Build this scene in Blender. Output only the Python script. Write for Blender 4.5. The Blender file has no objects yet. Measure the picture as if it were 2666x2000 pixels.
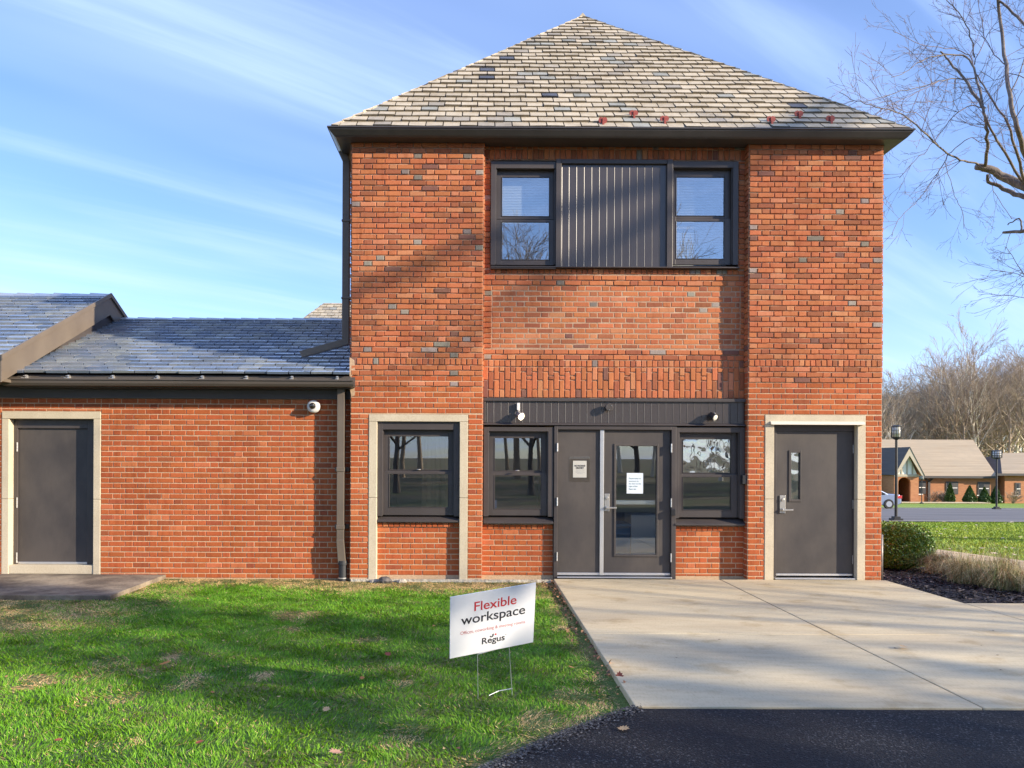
import bpy, math, random
import numpy as np
from mathutils import Vector, Matrix, Euler
R = math.radians
rnd = random.Random(7)
S = bpy.context.scene
C = S.collection

# ------------------------------------------------------------------ camera, world, sun, exposure
CAMY, EYE, F = -10.54, 1.6, 2003.0
cam_d = bpy.data.cameras.new("camera"); cam = bpy.data.objects.new("camera", cam_d); C.objects.link(cam)
cam_d.sensor_width = 36; cam_d.lens = 36 * F / 2666
cam_d.shift_x = 88 / 2666; cam_d.shift_y = 202 / 2666
cam_d.clip_start = .05; cam_d.clip_end = 2000
cam.matrix_world = Matrix.Translation((0, CAMY, EYE)) @ Matrix.Rotation(R(90), 4, 'X') @ Matrix.Rotation(.0045, 4, 'Z')
S.camera = cam
SUN_AZ, SUN_EL = R(66), R(18.7)          # azimuth from the facade normal towards +X
sund = Vector((math.sin(SUN_AZ) * math.cos(SUN_EL), -math.cos(SUN_AZ) * math.cos(SUN_EL), math.sin(SUN_EL)))
W = bpy.data.worlds.new("World"); S.world = W; W.use_nodes = True
nt = W.node_tree; N = nt.nodes; L = nt.links
for n in list(N): N.remove(n)
out = N.new('ShaderNodeOutputWorld'); bg = N.new('ShaderNodeBackground'); bg.inputs[1].default_value = .145
sky = N.new('ShaderNodeTexSky'); sky.sky_type = 'NISHITA'; sky.sun_disc = False
sky.sun_elevation = SUN_EL; sky.sun_rotation = math.atan2(sund.x, sund.y)
sky.altitude = 200; sky.air_density = 1.0; sky.dust_density = .35; sky.ozone_density = 3.0
tc = N.new('ShaderNodeTexCoord'); sep = N.new('ShaderNodeSeparateXYZ'); L.new(tc.outputs['Generated'], sep.inputs[0])
def mnode(op, a, b=None, clamp=False):
    m = N.new('ShaderNodeMath'); m.operation = op; m.use_clamp = clamp
    for i, s in enumerate((a, b)):
        if s is None: continue
        if isinstance(s, (int, float)): m.inputs[i].default_value = s
        else: L.new(s, m.inputs[i])
    return m.outputs[0]
zz = mnode('ADD', mnode('MAXIMUM', sep.outputs[2], 0.0), .12)
cx = mnode('DIVIDE', sep.outputs[0], zz); cy = mnode('DIVIDE', sep.outputs[1], zz)
comb = N.new('ShaderNodeCombineXYZ'); L.new(cx, comb.inputs[0]); L.new(cy, comb.inputs[1])
def cirrus(rot, sc, scale, detail, lo, hi, loc):
    mp = N.new('ShaderNodeMapping'); mp.vector_type = 'TEXTURE'; L.new(comb.outputs[0], mp.inputs[0])
    mp.inputs['Rotation'].default_value = (0, 0, rot); mp.inputs['Scale'].default_value = sc; mp.inputs['Location'].default_value = loc
    ns = N.new('ShaderNodeTexNoise'); ns.inputs['Scale'].default_value = scale; ns.inputs['Detail'].default_value = detail
    ns.inputs['Roughness'].default_value = .55; ns.inputs['Distortion'].default_value = .35
    L.new(mp.outputs[0], ns.inputs['Vector'])
    mr = N.new('ShaderNodeMapRange'); mr.interpolation_type = 'SMOOTHSTEP'
    mr.inputs[1].default_value = lo; mr.inputs[2].default_value = hi
    L.new(ns.outputs[0], mr.inputs[0]); return mr.outputs[0]
c1 = cirrus(R(37), (2.6, .27, 1), 1.0, 8, .43, .76, (1.3, .4, 0))
c2 = cirrus(R(31), (6, 1.5, 1), 1.0, 4, .36, .70, (4.2, 2.2, 0))
cl = mnode('MULTIPLY', mnode('ADD', mnode('MULTIPLY', c1, .50), mnode('MULTIPLY', c2, .70)), .85, True)
mixc = N.new('ShaderNodeMix'); mixc.data_type = 'RGBA'
L.new(cl, mixc.inputs[0]); L.new(sky.outputs[0], mixc.inputs[6]); mixc.inputs[7].default_value = (3.6, 4.5, 6.2, 1)
wb = N.new('ShaderNodeMix'); wb.data_type = 'RGBA'; wb.blend_type = 'MULTIPLY'; wb.inputs[0].default_value = 1; wb.inputs[7].default_value = (.90, .94, 1.12, 1)
L.new(mixc.outputs[2], wb.inputs[6]); L.new(wb.outputs[2], bg.inputs[0]); L.new(bg.outputs[0], out.inputs[0])
sl = bpy.data.lights.new("sun", 'SUN'); sun = bpy.data.objects.new("sun", sl); C.objects.link(sun)
sl.energy = 5.0; sl.angle = R(.55); sl.color = (1, .86, .67)
sun.rotation_euler = (-sund).to_track_quat('-Z', 'Y').to_euler()
S.view_settings.view_transform = 'Standard'; S.view_settings.look = 'None'
S.view_settings.exposure = .86; S.view_settings.gamma = 1
S.cycles.max_bounces = 6; S.cycles.transparent_max_bounces = 12; S.cycles.caustics_reflective = False; S.cycles.caustics_refractive = False

# ------------------------------------------------------------------ helpers
def fx(px, Y=0.): return (px - 1245) * (10.54 + Y) / F
def fz(py, px=1333, Y=0.): return EYE + (1202 - (py - .0088 * (px - 1333))) * (10.54 + Y) / F
def far(px, py, d):       # a point at distance d seen at px, py
    return Vector(((px - 1245) * d / F, d + CAMY, EYE + (1202 - (py - .0045 * (px - 1245))) * d / F))

class MB:
    def __init__(s): s.v = []; s.f = []; s.m = []; s.c = []
    def add(s, vs, fs, mat=0, col=(1, 1, 1)):
        b = len(s.v); s.v.extend(vs)
        for f in fs: s.f.append([b + i for i in f]); s.m.append(mat); s.c.append(col)
    def box(s, x0, x1, y0, y1, z0, z1, mat=0, col=(1, 1, 1)):
        if x0 > x1: x0, x1 = x1, x0
        if y0 > y1: y0, y1 = y1, y0
        if z0 > z1: z0, z1 = z1, z0
        s.add([(x0, y0, z0), (x1, y0, z0), (x1, y1, z0), (x0, y1, z0), (x0, y0, z1), (x1, y0, z1), (x1, y1, z1), (x0, y1, z1)],
              [(0, 3, 2, 1), (4, 5, 6, 7), (0, 1, 5, 4), (1, 2, 6, 5), (2, 3, 7, 6), (3, 0, 4, 7)], mat, col)
    def prism(s, poly, a, b, axis='x', mat=0, col=(1, 1, 1)):   # poly of 2D points swept along an axis
        def P(p, t): return {'x': (t, p[0], p[1]), 'y': (p[0], t, p[1]), 'z': (p[0], p[1], t)}[axis]
        n = len(poly)
        s.add([P(p, a) for p in poly] + [P(p, b) for p in poly],
              [tuple(range(n)), tuple(range(2 * n - 1, n - 1, -1))] + [(i, n + i, n + (i + 1) % n, (i + 1) % n) for i in range(n)], mat, col)
    def tube(s, pts, rad, sides=5, mat=0, col=(1, 1, 1), cap=True):
        pts = [Vector(p) for p in pts]; n = len(pts); base = len(s.v); ref = None
        for i, p in enumerate(pts):
            d = (pts[min(i + 1, n - 1)] - pts[max(i - 1, 0)])
            if d.length < 1e-9: d = Vector((0, 0, 1))
            d.normalize()
            if ref is None: ref = Vector((0, 0, 1)) if abs(d.z) < .8 else Vector((1, 0, 0))
            a = d.cross(ref); 
            if a.length < 1e-6: a = d.orthogonal()
            a.normalize(); b = a.cross(d); ref = b
            r = rad[i] if isinstance(rad, (list, tuple)) else rad
            for k in range(sides):
                t = 2 * math.pi * k / sides; q = p + (a * math.cos(t) + b * math.sin(t)) * r
                s.v.append((q.x, q.y, q.z))
        for i in range(n - 1):
            for k in range(sides):
                s.f.append([base + i * sides + k, base + i * sides + (k + 1) % sides, base + (i + 1) * sides + (k + 1) % sides, base + (i + 1) * sides + k])
                s.m.append(mat); s.c.append(col)
        if cap and sides > 3:
            s.f.append([base + k for k in range(sides)][::-1]); s.m.append(mat); s.c.append(col)
            s.f.append([base + (n - 1) * sides + k for k in range(sides)]); s.m.append(mat); s.c.append(col)
    def lathe(s, prof, c, axis='z', seg=16, mat=0, col=(1, 1, 1)):    # prof: (radius, height)
        b = len(s.v)
        for r, h in prof:
            for k in range(seg):
                t = 2 * math.pi * k / seg; u, w = r * math.cos(t), r * math.sin(t)
                s.v.append({'z': (c[0] + u, c[1] + w, c[2] + h), 'y': (c[0] + u, c[1] + h, c[2] + w), 'x': (c[0] + h, c[1] + u, c[2] + w)}[axis])
        for i in range(len(prof) - 1):
            for k in range(seg):
                s.f.append([b + i * seg + k, b + i * seg + (k + 1) % seg, b + (i + 1) * seg + (k + 1) % seg, b + (i + 1) * seg + k]); s.m.append(mat); s.c.append(col)
        for i, rev in ((0, 1), (len(prof) - 1, 0)):
            ring = [b + i * seg + k for k in range(seg)]
            s.f.append(ring[::-1] if rev else ring); s.m.append(mat); s.c.append(col)
    def build(s, name, mats, parent=None, bevel=0, smooth=False, colour=False, loc=None):
        me = bpy.data.meshes.new(name); me.from_pydata(s.v, [], s.f)
        if not isinstance(mats, (list, tuple)): mats = [mats]
        for m in mats: me.materials.append(m)
        me.polygons.foreach_set('material_index', s.m)
        if smooth: me.polygons.foreach_set('use_smooth', [True] * len(s.f))
        if colour:
            at = me.color_attributes.new('col', 'FLOAT_COLOR', 'CORNER')
            cnt = np.array([len(f) for f in s.f]); cc = np.repeat(np.array([(c[0], c[1], c[2], 1.) for c in s.c]), cnt, axis=0)
            at.data.foreach_set('color', cc.ravel())
        me.update()
        o = bpy.data.objects.new(name, me); C.objects.link(o)
        if parent is not None: o.parent = parent
        if loc is not None: o.location = loc
        if bevel:
            b = o.modifiers.new('bevel', 'BEVEL'); b.width = bevel; b.segments = 2; b.limit_method = 'ANGLE'; b.harden_normals = False
        return o
def tri_mesh(name, verts, cols, mats, parent=None, k=3):   # verts (n,k,3), cols (n,3)
    n = len(verts); me = bpy.data.meshes.new(name)
    me.vertices.add(n * k); me.vertices.foreach_set('co', np.asarray(verts, dtype=np.float32).ravel())
    me.loops.add(n * k); me.loops.foreach_set('vertex_index', np.arange(n * k, dtype=np.int32))
    me.polygons.add(n); me.polygons.foreach_set('loop_start', np.arange(0, n * k, k, dtype=np.int32))
    me.update(calc_edges=True)
    for m in (mats if isinstance(mats, (list, tuple)) else [mats]): me.materials.append(m)
    at = me.color_attributes.new('col', 'FLOAT_COLOR', 'CORNER')
    cc = np.ones((n, k, 4), dtype=np.float32); cc[:, :, :3] = np.asarray(cols)[:, None, :]
    at.data.foreach_set('color', cc.ravel())
    o = bpy.data.objects.new(name, me); C.objects.link(o)
    if parent is not None: o.parent = parent
    return o
def tag(o, label=None, cat=None, group=None, kind=None):
    if label: o['label'] = label
    if cat: o['category'] = cat
    if group: o['group'] = group
    if kind: o['kind'] = kind
    return o
def thing(name, label, cat, loc=(0, 0, 0), rz=0., group=None):
    o = bpy.data.objects.new(name, None); C.objects.link(o); o.location = loc; o.rotation_euler = (0, 0, rz)
    o.empty_display_size = .2
    return tag(o, label, cat, group)
def copy_tree(root, loc, rz=0., sc=1., label=None):
    r = root.copy(); C.objects.link(r); r.location = loc; r.rotation_euler = (0, 0, rz); r.scale = (sc, sc, sc)
    if label: r['label'] = label
    for ch in root.children:
        c = ch.copy(); C.objects.link(c); c.parent = r
        for g in ch.children:
            d = g.copy(); C.objects.link(d); d.parent = c
    return r
_perm = np.random.default_rng(5).random((64, 64))
def vnoise(x, y, s=1.):
    x = np.asarray(x) * s; y = np.asarray(y) * s
    xi = np.floor(x).astype(int); yi = np.floor(y).astype(int); fx_ = x - xi; fy_ = y - yi
    fx_ = fx_ * fx_ * (3 - 2 * fx_); fy_ = fy_ * fy_ * (3 - 2 * fy_)
    g = lambda a, b: _perm[a % 64, b % 64]
    return (g(xi, yi) * (1 - fx_) + g(xi + 1, yi) * fx_) * (1 - fy_) + (g(xi, yi + 1) * (1 - fx_) + g(xi + 1, yi + 1) * fx_) * fy_

# ------------------------------------------------------------------ materials
def mat(name, col=(.5, .5, .5), rough=.7, attr=False, noise=None, bump=None, metal=0., spec=.5, coat=0., emit=None, subs=None):
    """noise = list of (scale, (sx,sy,sz), colour2, lo, hi); bump = (scale, strength, distance)"""
    m = bpy.data.materials.new(name); m.use_nodes = True; t = m.node_tree; n = t.nodes; l = t.links
    b = n['Principled BSDF']; b.inputs['Roughness'].default_value = rough; b.inputs['Metallic'].default_value = metal
    b.inputs['Specular IOR Level'].default_value = spec; b.inputs['Coat Weight'].default_value = coat; b.inputs['Coat Roughness'].default_value = .08
    tcn = n.new('ShaderNodeTexCoord')
    if attr:
        a = n.new('ShaderNodeAttribute'); a.attribute_name = 'col'; cur = a.outputs['Color']
    else:
        rgb = n.new('ShaderNodeRGB'); rgb.outputs[0].default_value = (*col, 1); cur = rgb.outputs[0]
    for (sc, stretch, c2, lo, hi, mode) in (noise or []):
        mp = n.new('ShaderNodeMapping'); mp.inputs['Scale'].default_value = stretch; l.new(tcn.outputs['Object'], mp.inputs[0])
        ns = n.new('ShaderNodeTexNoise'); ns.inputs['Scale'].default_value = sc; ns.inputs['Detail'].default_value = 6; ns.inputs['Roughness'].default_value = .6
        l.new(mp.outputs[0], ns.inputs['Vector'])
        mr = n.new('ShaderNodeMapRange'); mr.inputs[1].default_value = lo; mr.inputs[2].default_value = hi; l.new(ns.outputs[0], mr.inputs[0])
        mx = n.new('ShaderNodeMix'); mx.data_type = 'RGBA'; mx.blend_type = mode
        l.new(mr.outputs[0], mx.inputs[0]); l.new(cur, mx.inputs[6]); mx.inputs[7].default_value = (*c2, 1); cur = mx.outputs[2]
    l.new(cur, b.inputs['Base Color'])
    if bump:
        ns = n.new('ShaderNodeTexNoise'); ns.inputs['Scale'].default_value = bump[0]; ns.inputs['Detail'].default_value = 5; l.new(tcn.outputs['Object'], ns.inputs['Vector'])
        bp = n.new('ShaderNodeBump'); bp.inputs['Strength'].default_value = bump[1]; bp.inputs['Distance'].default_value = bump[2]
        l.new(ns.outputs[0], bp.inputs['Height']); l.new(bp.outputs[0], b.inputs['Normal'])
    if emit:
        b.inputs['Emission Color'].default_value = (*emit[:3], 1); b.inputs['Emission Strength'].default_value = emit[3]
    if subs: b.inputs['Subsurface Weight'].default_value = subs
    return m
def glass_mat(name, refl, tint=(.90, .93, .93), wob=.0):
    m = bpy.data.materials.new(name); m.use_nodes = True; t = m.node_tree; n = t.nodes; l = t.links
    n.remove(n['Principled BSDF']); o = n['Material Output']
    tr = n.new('ShaderNodeBsdfTransparent'); tr.inputs[0].default_value = (*tint, 1)
    gl = n.new('ShaderNodeBsdfGlossy'); gl.inputs['Roughness'].default_value = .0; gl.inputs[0].default_value = (.95, .97, 1, 1)
    lw = n.new('ShaderNodeLayerWeight'); lw.inputs[0].default_value = .5; fr = n.new('ShaderNodeMath'); fr.operation = 'POWER'; fr.inputs[1].default_value = 4.5; l.new(lw.outputs['Facing'], fr.inputs[0])
    ad = n.new('ShaderNodeMath'); ad.operation = 'ADD'; ad.use_clamp = True; ad.inputs[1].default_value = refl; l.new(fr.outputs[0], ad.inputs[0])
    mx = n.new('ShaderNodeMixShader'); l.new(ad.outputs[0], mx.inputs[0]); l.new(tr.outputs[0], mx.inputs[1]); l.new(gl.outputs[0], mx.inputs[2])
    if wob:
        tcn = n.new('ShaderNodeTexCoord'); ns = n.new('ShaderNodeTexNoise'); ns.inputs['Scale'].default_value = 7; ns.inputs['Detail'].default_value = .5
        l.new(tcn.outputs['Object'], ns.inputs['Vector']); bp = n.new('ShaderNodeBump'); bp.inputs['Strength'].default_value = wob; bp.inputs['Distance'].default_value = .02
        l.new(ns.outputs[0], bp.inputs['Height']); l.new(bp.outputs[0], gl.inputs['Normal']); 
    l.new(mx.outputs[0], o.inputs[0]); return m

M = {}
M['brick'] = mat('brick_face', rough=.85, attr=True, noise=[(7, (2.2, 1, .35), (.66, .55, .50), .52, .82, 'MULTIPLY'), (70, (1.6, 1, .5), (.82, .76, .74), .45, .75, 'MULTIPLY'), (.8, (1, 1, .7), (.80, .74, .70), .50, .72, 'MULTIPLY')], bump=(160, .5, .003), spec=.25)
M['mortar_new'] = mat('pale_mortar', (.58, .40, .25), .95, noise=[(40, (1, 1, 1), (.42, .26, .155), .45, .75, 'MIX')], bump=(120, .5, .003))
M['mortar_shade_dirt'] = mat('dirty_shaded_mortar', (.44, .29, .19), .95, noise=[(5, (1, 1, 1), (.58, .42, .29), .55, .7, 'MIX'), (40, (1, 1, 1), (.2, .12, .09), .5, .8, 'MIX')], bump=(120, .6, .004))  # upper joints: shading under proud bricks and dirt both put into this colour
M['limestone'] = mat('limestone', (.60, .52, .38), .85, noise=[(3, (1, 1, .6), (.50, .43, .31), .4, .75, 'MIX'), (60, (1, 1, 1), (.85, .82, .78), .45, .7, 'MULTIPLY')], bump=(90, .25, .003))
M['slate_tan'] = mat('weathered_slate', rough=.7, attr=True, noise=[(6, (1, 1, 1), (.72, .68, .62), .45, .75, 'MULTIPLY'), (45, (1, 1, 1), (.75, .70, .66), .5, .8, 'MULTIPLY')], bump=(50, .5, .004), spec=.35)
M['slate_blue'] = mat('smooth_grey_slate', rough=.22, attr=True, noise=[(8, (1, 1, 1), (.8, .8, .8), .45, .75, 'MULTIPLY')], bump=(12, .25, .004), spec=1.0, coat=.9)
M['under'] = mat('roof_underlay', (.03, .027, .025), .9)
M['bronze'] = mat('dark_bronze_paint', (.060, .050, .047), .42, noise=[(2.2, (1, 1, 1), (.075, .064, .06), .4, .7, 'MIX')], spec=.5)
M['siding'] = mat('bronze_siding_paint', (.060, .050, .047), .27, spec=.7)
M['door'] = mat('dark_door_paint', (.086, .074, .066), .5, noise=[(1.9, (1, 1, .6), (.058, .051, .049), .42, .68, 'MIX'), (26, (1, 1, .3), (.9, .9, .9), .5, .8, 'MULTIPLY')], spec=.4)
M['brown_metal'] = mat('brown_coated_metal', (.155, .125, .095), .42, noise=[(3, (1, 1, 1), (.125, .10, .078), .4, .75, 'MIX')], spec=.5)
M['gutter'] = mat('dark_gutter_metal', (.065, .058, .055), .38, noise=[(3, (1, 1, 1), (.05, .045, .043), .4, .7, 'MIX')])
M['wing_gutter'] = mat('brown_gutter_metal', (.10, .083, .068), .4)
M['zinc'] = mat('aged_zinc_pipe', (.20, .19, .18), .5, noise=[(20, (1, 1, .4), (.36, .34, .32), .5, .75, 'MIX')], metal=.4)
M['white'] = mat('white_painted_metal', (.78, .76, .72), .45)
M['cream'] = mat('cream_drip_metal', (.66, .60, .48), .6)
M['alu'] = mat('brushed_aluminium', (.72, .71, .70), .35, metal=.75, noise=[(30, (1, 1, 8), (.6, .6, .6), .45, .7, 'MIX')])
M['steel'] = mat('satin_steel', (.55, .52, .48), .35, metal=.8)
M['black'] = mat('black_plastic', (.018, .018, .02), .45)
M['rubber'] = mat('black_pipe_boot', (.03, .032, .036), .5)
M['concrete'] = mat('broomed_concrete', (.62, .525, .345), .88, noise=[(.9, (.35, 1.6, 1), (.51, .42, .275), .42, .7, 'MIX'), (6, (.5, 2, 1), (.88, .86, .83), .45, .75, 'MULTIPLY'), (70, (1, .25, 1), (.86, .85, .83), .5, .7, 'MULTIPLY'), (2.3, (1, 1, 1), (.84, .80, .74), .56, .66, 'MULTIPLY')], bump=(120, .5, .003), spec=.25)
M['old_concrete'] = mat('old_stained_concrete', (.34, .28, .20), .92, noise=[(1.4, (1, 1, 1), (.12, .095, .07), .38, .58, 'MIX'), (25, (1, 1, 1), (.7, .66, .6), .5, .75, 'MULTIPLY')], bump=(40, .8, .01))
M['asphalt'] = mat('fresh_asphalt', (.016, .017, .021), .8, noise=[(60, (1, 1, 1), (.15, .15, .155), .56, .68, 'MIX'), (.8, (1, 1, 1), (.018, .018, .021), .4, .7, 'MIX')], bump=(70, 1., .03), spec=.25)
M['asphalt_far'] = mat('worn_asphalt', (.17, .16, .155), .85, noise=[(.35, (.4, 2.5, 1), (.11, .105, .105), .42, .62, 'MIX'), (30, (1, 1, 1), (.8, .8, .8), .4, .8, 'MULTIPLY')])
M['soil'] = mat('lawn_soil', (.09, .15, .03), .95, noise=[(1.3, (1, 1, 1), (.24, .18, .08), .5, .7, 'MIX'), (35, (1, 1, 1), (.5, .55, .4), .4, .7, 'MULTIPLY')], bump=(30, 1, .03))
M['turf_far'] = mat('distant_turf', (.19, .32, .03), .95, noise=[(.8, (.5, 2.4, 1), (.33, .36, .05), .4, .7, 'MIX'), (12, (.6, 2, 1), (.6, .7, .5), .4, .75, 'MULTIPLY')], bump=(14, 1, .06))
M['leaf_ground'] = mat('leafy_ground', (.17, .13, .07), .95, noise=[(.3, (1, 1, 1), (.10, .12, .04), .45, .6, 'MIX')])
M['grass'] = mat('grass_blades', rough=.55, attr=True, spec=.3)
M['mulch'] = mat('black_mulch', (.016, .014, .017), .85, noise=[(30, (1, 1, 1), (.05, .04, .04), .5, .8, 'MIX')], bump=(45, 1, .04), spec=.4)
M['chip'] = mat('mulch_chip', rough=.7, attr=True)
M['bark'] = mat('grey_brown_bark', (.12, .095, .08), .9, noise=[(6, (1, 1, .3), (.22, .185, .155), .45, .7, 'MIX')], bump=(20, 1, .02))
M['twig'] = mat('purplish_twig_bark', (.16, .12, .125), .9)
M['far_twig'] = mat('tawny_twig_bark', (.34, .26, .20), .9)
M['pale_bark'] = mat('pale_sycamore_bark', (.80, .72, .58), .85, noise=[(1.2, (1, 1, .5), (.5, .42, .33), .5, .65, 'MIX')])
M['wood_bark'] = mat('brown_woodland_bark', (.40, .31, .22), .9, noise=[(.6, (1, 1, .4), (.27, .205, .15), .4, .7, 'MIX')])
M['leaf'] = mat('clipped_box_leaf', rough=.4, attr=True, spec=.5)
M['dead_leaf'] = mat('fallen_oak_leaf', rough=.8, attr=True, noise=[(40, (1, 1, 1), (.6, .5, .45), .45, .7, 'MULTIPLY')])
M['glass'] = glass_mat('window_glass', .14)
M['glass_up'] = glass_mat('bright_window_glass', .26)
M['glass_wavy'] = glass_mat('wavy_window_glass', .30, wob=.16)
M['room'] = mat('dim_room_paint', (.55, .48, .36), .9)
M['room_floor'] = mat('room_floor', (.12, .11, .10), .6)
M['blind'] = mat('blind_slat', (.86, .86, .84), .6)
M['blue'] = mat('blue_desk_front', (.03, .16, .30), .5)
M['tan'] = mat('tan_panel', (.50, .38, .22), .8, noise=[(2, (6, 1, .4), (.3, .2, .1), .45, .7, 'MIX')])
M['paper'] = mat('white_paper', (.80, .80, .77), .9)
M['paper_blue'] = mat('cool_white_paper', (.74, .80, .84), .9)
M['film'] = glass_mat('clear_sleeve', .03, (.96, .95, .93))
M['ink'] = mat('black_print', (.02, .02, .03), .7)
M['ink_grey'] = mat('grey_print', (.42, .44, .46), .7)
M['ink_teal'] = mat('faded_print', (.22, .32, .36), .7)
M['red'] = mat('red_print', (.62, .03, .04), .6)
M['red_soft'] = mat('thin_red_print', (.60, .14, .15), .6)
M['board'] = mat('corrugated_plastic_board', (.90, .91, .93), .45)
M['wire'] = mat('galvanised_wire', (.6, .62, .6), .4, metal=.6)
M['snow_red'] = mat('rusty_red_iron', (.34, .07, .05), .6, noise=[(40, (1, 1, 1), (.18, .03, .03), .45, .7, 'MIX')])
M['lens'] = mat('lamp_lens', (.8, .78, .7), .2, emit=(1, .85, .6, 3.2))
M['lens_off'] = mat('unlit_lamp_lens', (.75, .73, .66), .15, spec=.8)
M['dome'] = mat('smoked_camera_dome', (.02, .015, .012), .08, spec=.9, coat=.6)
M['shingle'] = mat('tan_far_shingles', (.43, .34, .23), .9, noise=[(1.2, (.1, .1, 9), (.31, .24, .155), .4, .65, 'MIX'), (1, (1, 1, 1), (.36, .29, .20), .4, .7, 'MIX')])
M['shingle_shaded'] = mat('shaded_far_shingles', (.10, .09, .085), .9, noise=[(3, (.1, .1, 9), (.07, .06, .06), .4, .65, 'MIX')])  # same shingles on left-facing slopes, their shade put into the colour
M['far_brick'] = mat('far_orange_brick', (.46, .21, .10), .9, noise=[(2, (1, 1, 5), (.36, .15, .07), .4, .7, 'MIX')])
M['far_dark'] = mat('far_dark_trim', (.05, .045, .045), .6)
M['far_glass'] = mat('far_dark_glass', (.03, .035, .045), .1, spec=.8)
M['stucco'] = mat('white_stucco', (.88, .86, .80), .9)
M['timber'] = mat('greige_timber', (.46, .40, .31), .8)
M['car_paint'] = mat('silver_blue_car_paint', (.30, .36, .48), .25, metal=.5, coat=.8)
M['tyre'] = mat('tyre_rubber', (.02, .02, .02), .8)
M['rim'] = mat('alloy_rim', (.55, .55, .57), .3, metal=.8)
M['tail'] = mat('red_tail_lamp', (.55, .03, .03), .25, spec=.7)
M['rock'] = mat('dark_rock', (.09, .08, .075), .85, noise=[(8, (1, 1, 1), (.2, .18, .16), .5, .7, 'MIX')], bump=(15, 1, .02))
M['rock_pale'] = mat('pale_rubble', (.5, .46, .38), .9, noise=[(14, (1, 1, 1), (.25, .21, .17), .45, .7, 'MIX')], bump=(20, 1, .02))

# ------------------------------------------------------------------ ground, paving, road
def gz(x, y):
    z = -.05
    if y > 1: z -= .036 * (min(y, 75) - 1)
    if y < -32: z += .02 * (min(-y, 150) - 32)
    return z
def axis(segs):
    out_ = []
    for a, b, n in segs:
        out_ += [a + (b - a) * i / n for i in range(n)]
    return out_ + [segs[-1][1]]
xs = axis([(-150, -20, 8), (-20, 20, 20), (20, 300, 16)]); ys = axis([(-220, -32, 10), (-32, 1, 11), (1, 75, 25), (75, 500, 8)])
g = MB(); g.v = [(x, y, gz(x, y) - (.0 if y < 1 else .0)) for y in ys for x in xs]; nx = len(xs)
for j in range(len(ys) - 1):
    for i in range(nx - 1):
        g.f.append([j * nx + i, j * nx + i + 1, (j + 1) * nx + i + 1, (j + 1) * nx + i]); g.c.append((1, 1, 1))
        g.m.append(2 if ys[j + 1] <= -12.5 else 0 if (ys[j] < 1 and xs[i] < 6) else 1)
tag(g.build('ground', [M['soil'], M['turf_far'], M['leaf_ground']]), kind='structure')

def sheet(name, poly, zoff, m, thick=0, follow=True, step=4.):
    """flat sheet that follows the terrain, cut into strips along Y"""
    b = MB()
    y0 = min(p[1] for p in poly); y1 = max(p[1] for p in poly)
    b.add([(p[0], p[1], gz(*p) + zoff) for p in poly], [tuple(range(len(poly)))])
    return tag(b.build(name, m), kind='structure')
# concrete apron: panels with joints, top at z = 0
slab = MB()
X0, XJ, X5 = fx(1441), 3.32, 5.59
jt = .006
def panel(x0, x1, y0, y1, zt=0.): slab.box(x0 + jt, x1 - jt, y0 + jt, y1 - jt, -.30, zt)
panel(X0, XJ, -3.35, -.004); panel(XJ, X5, -3.35, -.004, .001); panel(X0, XJ, -5.5, -3.35); panel(XJ, X5, -5.5, -3.35, .001)
panel(X5, 8.2, -5.5, -1.70); panel(8.2, 11.5, -5.5, -1.70, .001); panel(11.5, 15, -5.5, -1.70)
tag(slab.build('concrete_apron', M['concrete'], bevel=.006), kind='structure')
def gpt(px, py, z=0.):
    d = (EYE - z) * F / ((py - .0045 * (px - 1245)) - 1202); return ((px - 1245) * d / F, d + CAMY)
edge = [gpt(a * 1.2058, b * 1.2058, -.02) for a, b in ((1386, 1526), (1340, 1539), (1298, 1555), (1250, 1573), (1200, 1592), (1150, 1613), (1100, 1637), (1050, 1659), (960, 1700), (850, 1740))]
edge_x = np.array([e[0] for e in edge][::-1]); edge_y = np.array([e[1] for e in edge][::-1])
ed2 = []
for a_, b_ in zip(edge[:-1], edge[1:]):
    for k_ in range(14):
        t_ = k_ / 14; q_ = .5 - abs(.5 - t_); ed2.append((a_[0] + (b_[0] - a_[0]) * t_ + rnd.uniform(-.012, .012), a_[1] + (b_[1] - a_[1]) * t_ + rnd.uniform(-.018, .018)))
ed2[0] = (edge[0][0], -5.505)
asp = MB(); poly = ed2 + [edge[-1]] + [(-6, -7.6), (-30, -7.7), (-30, -14), (40, -14), (40, -5.505)]
n_ = len(poly)
asp.add([(p[0], p[1], -.012) for p in poly] + [(p[0], p[1], -.2) for p in poly], [tuple(range(n_))] + [(i, n_ + i, n_ + (i + 1) % n_, (i + 1) % n_) for i in range(n_)])
tag(asp.build('driveway', M['asphalt']), kind='structure')
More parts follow.
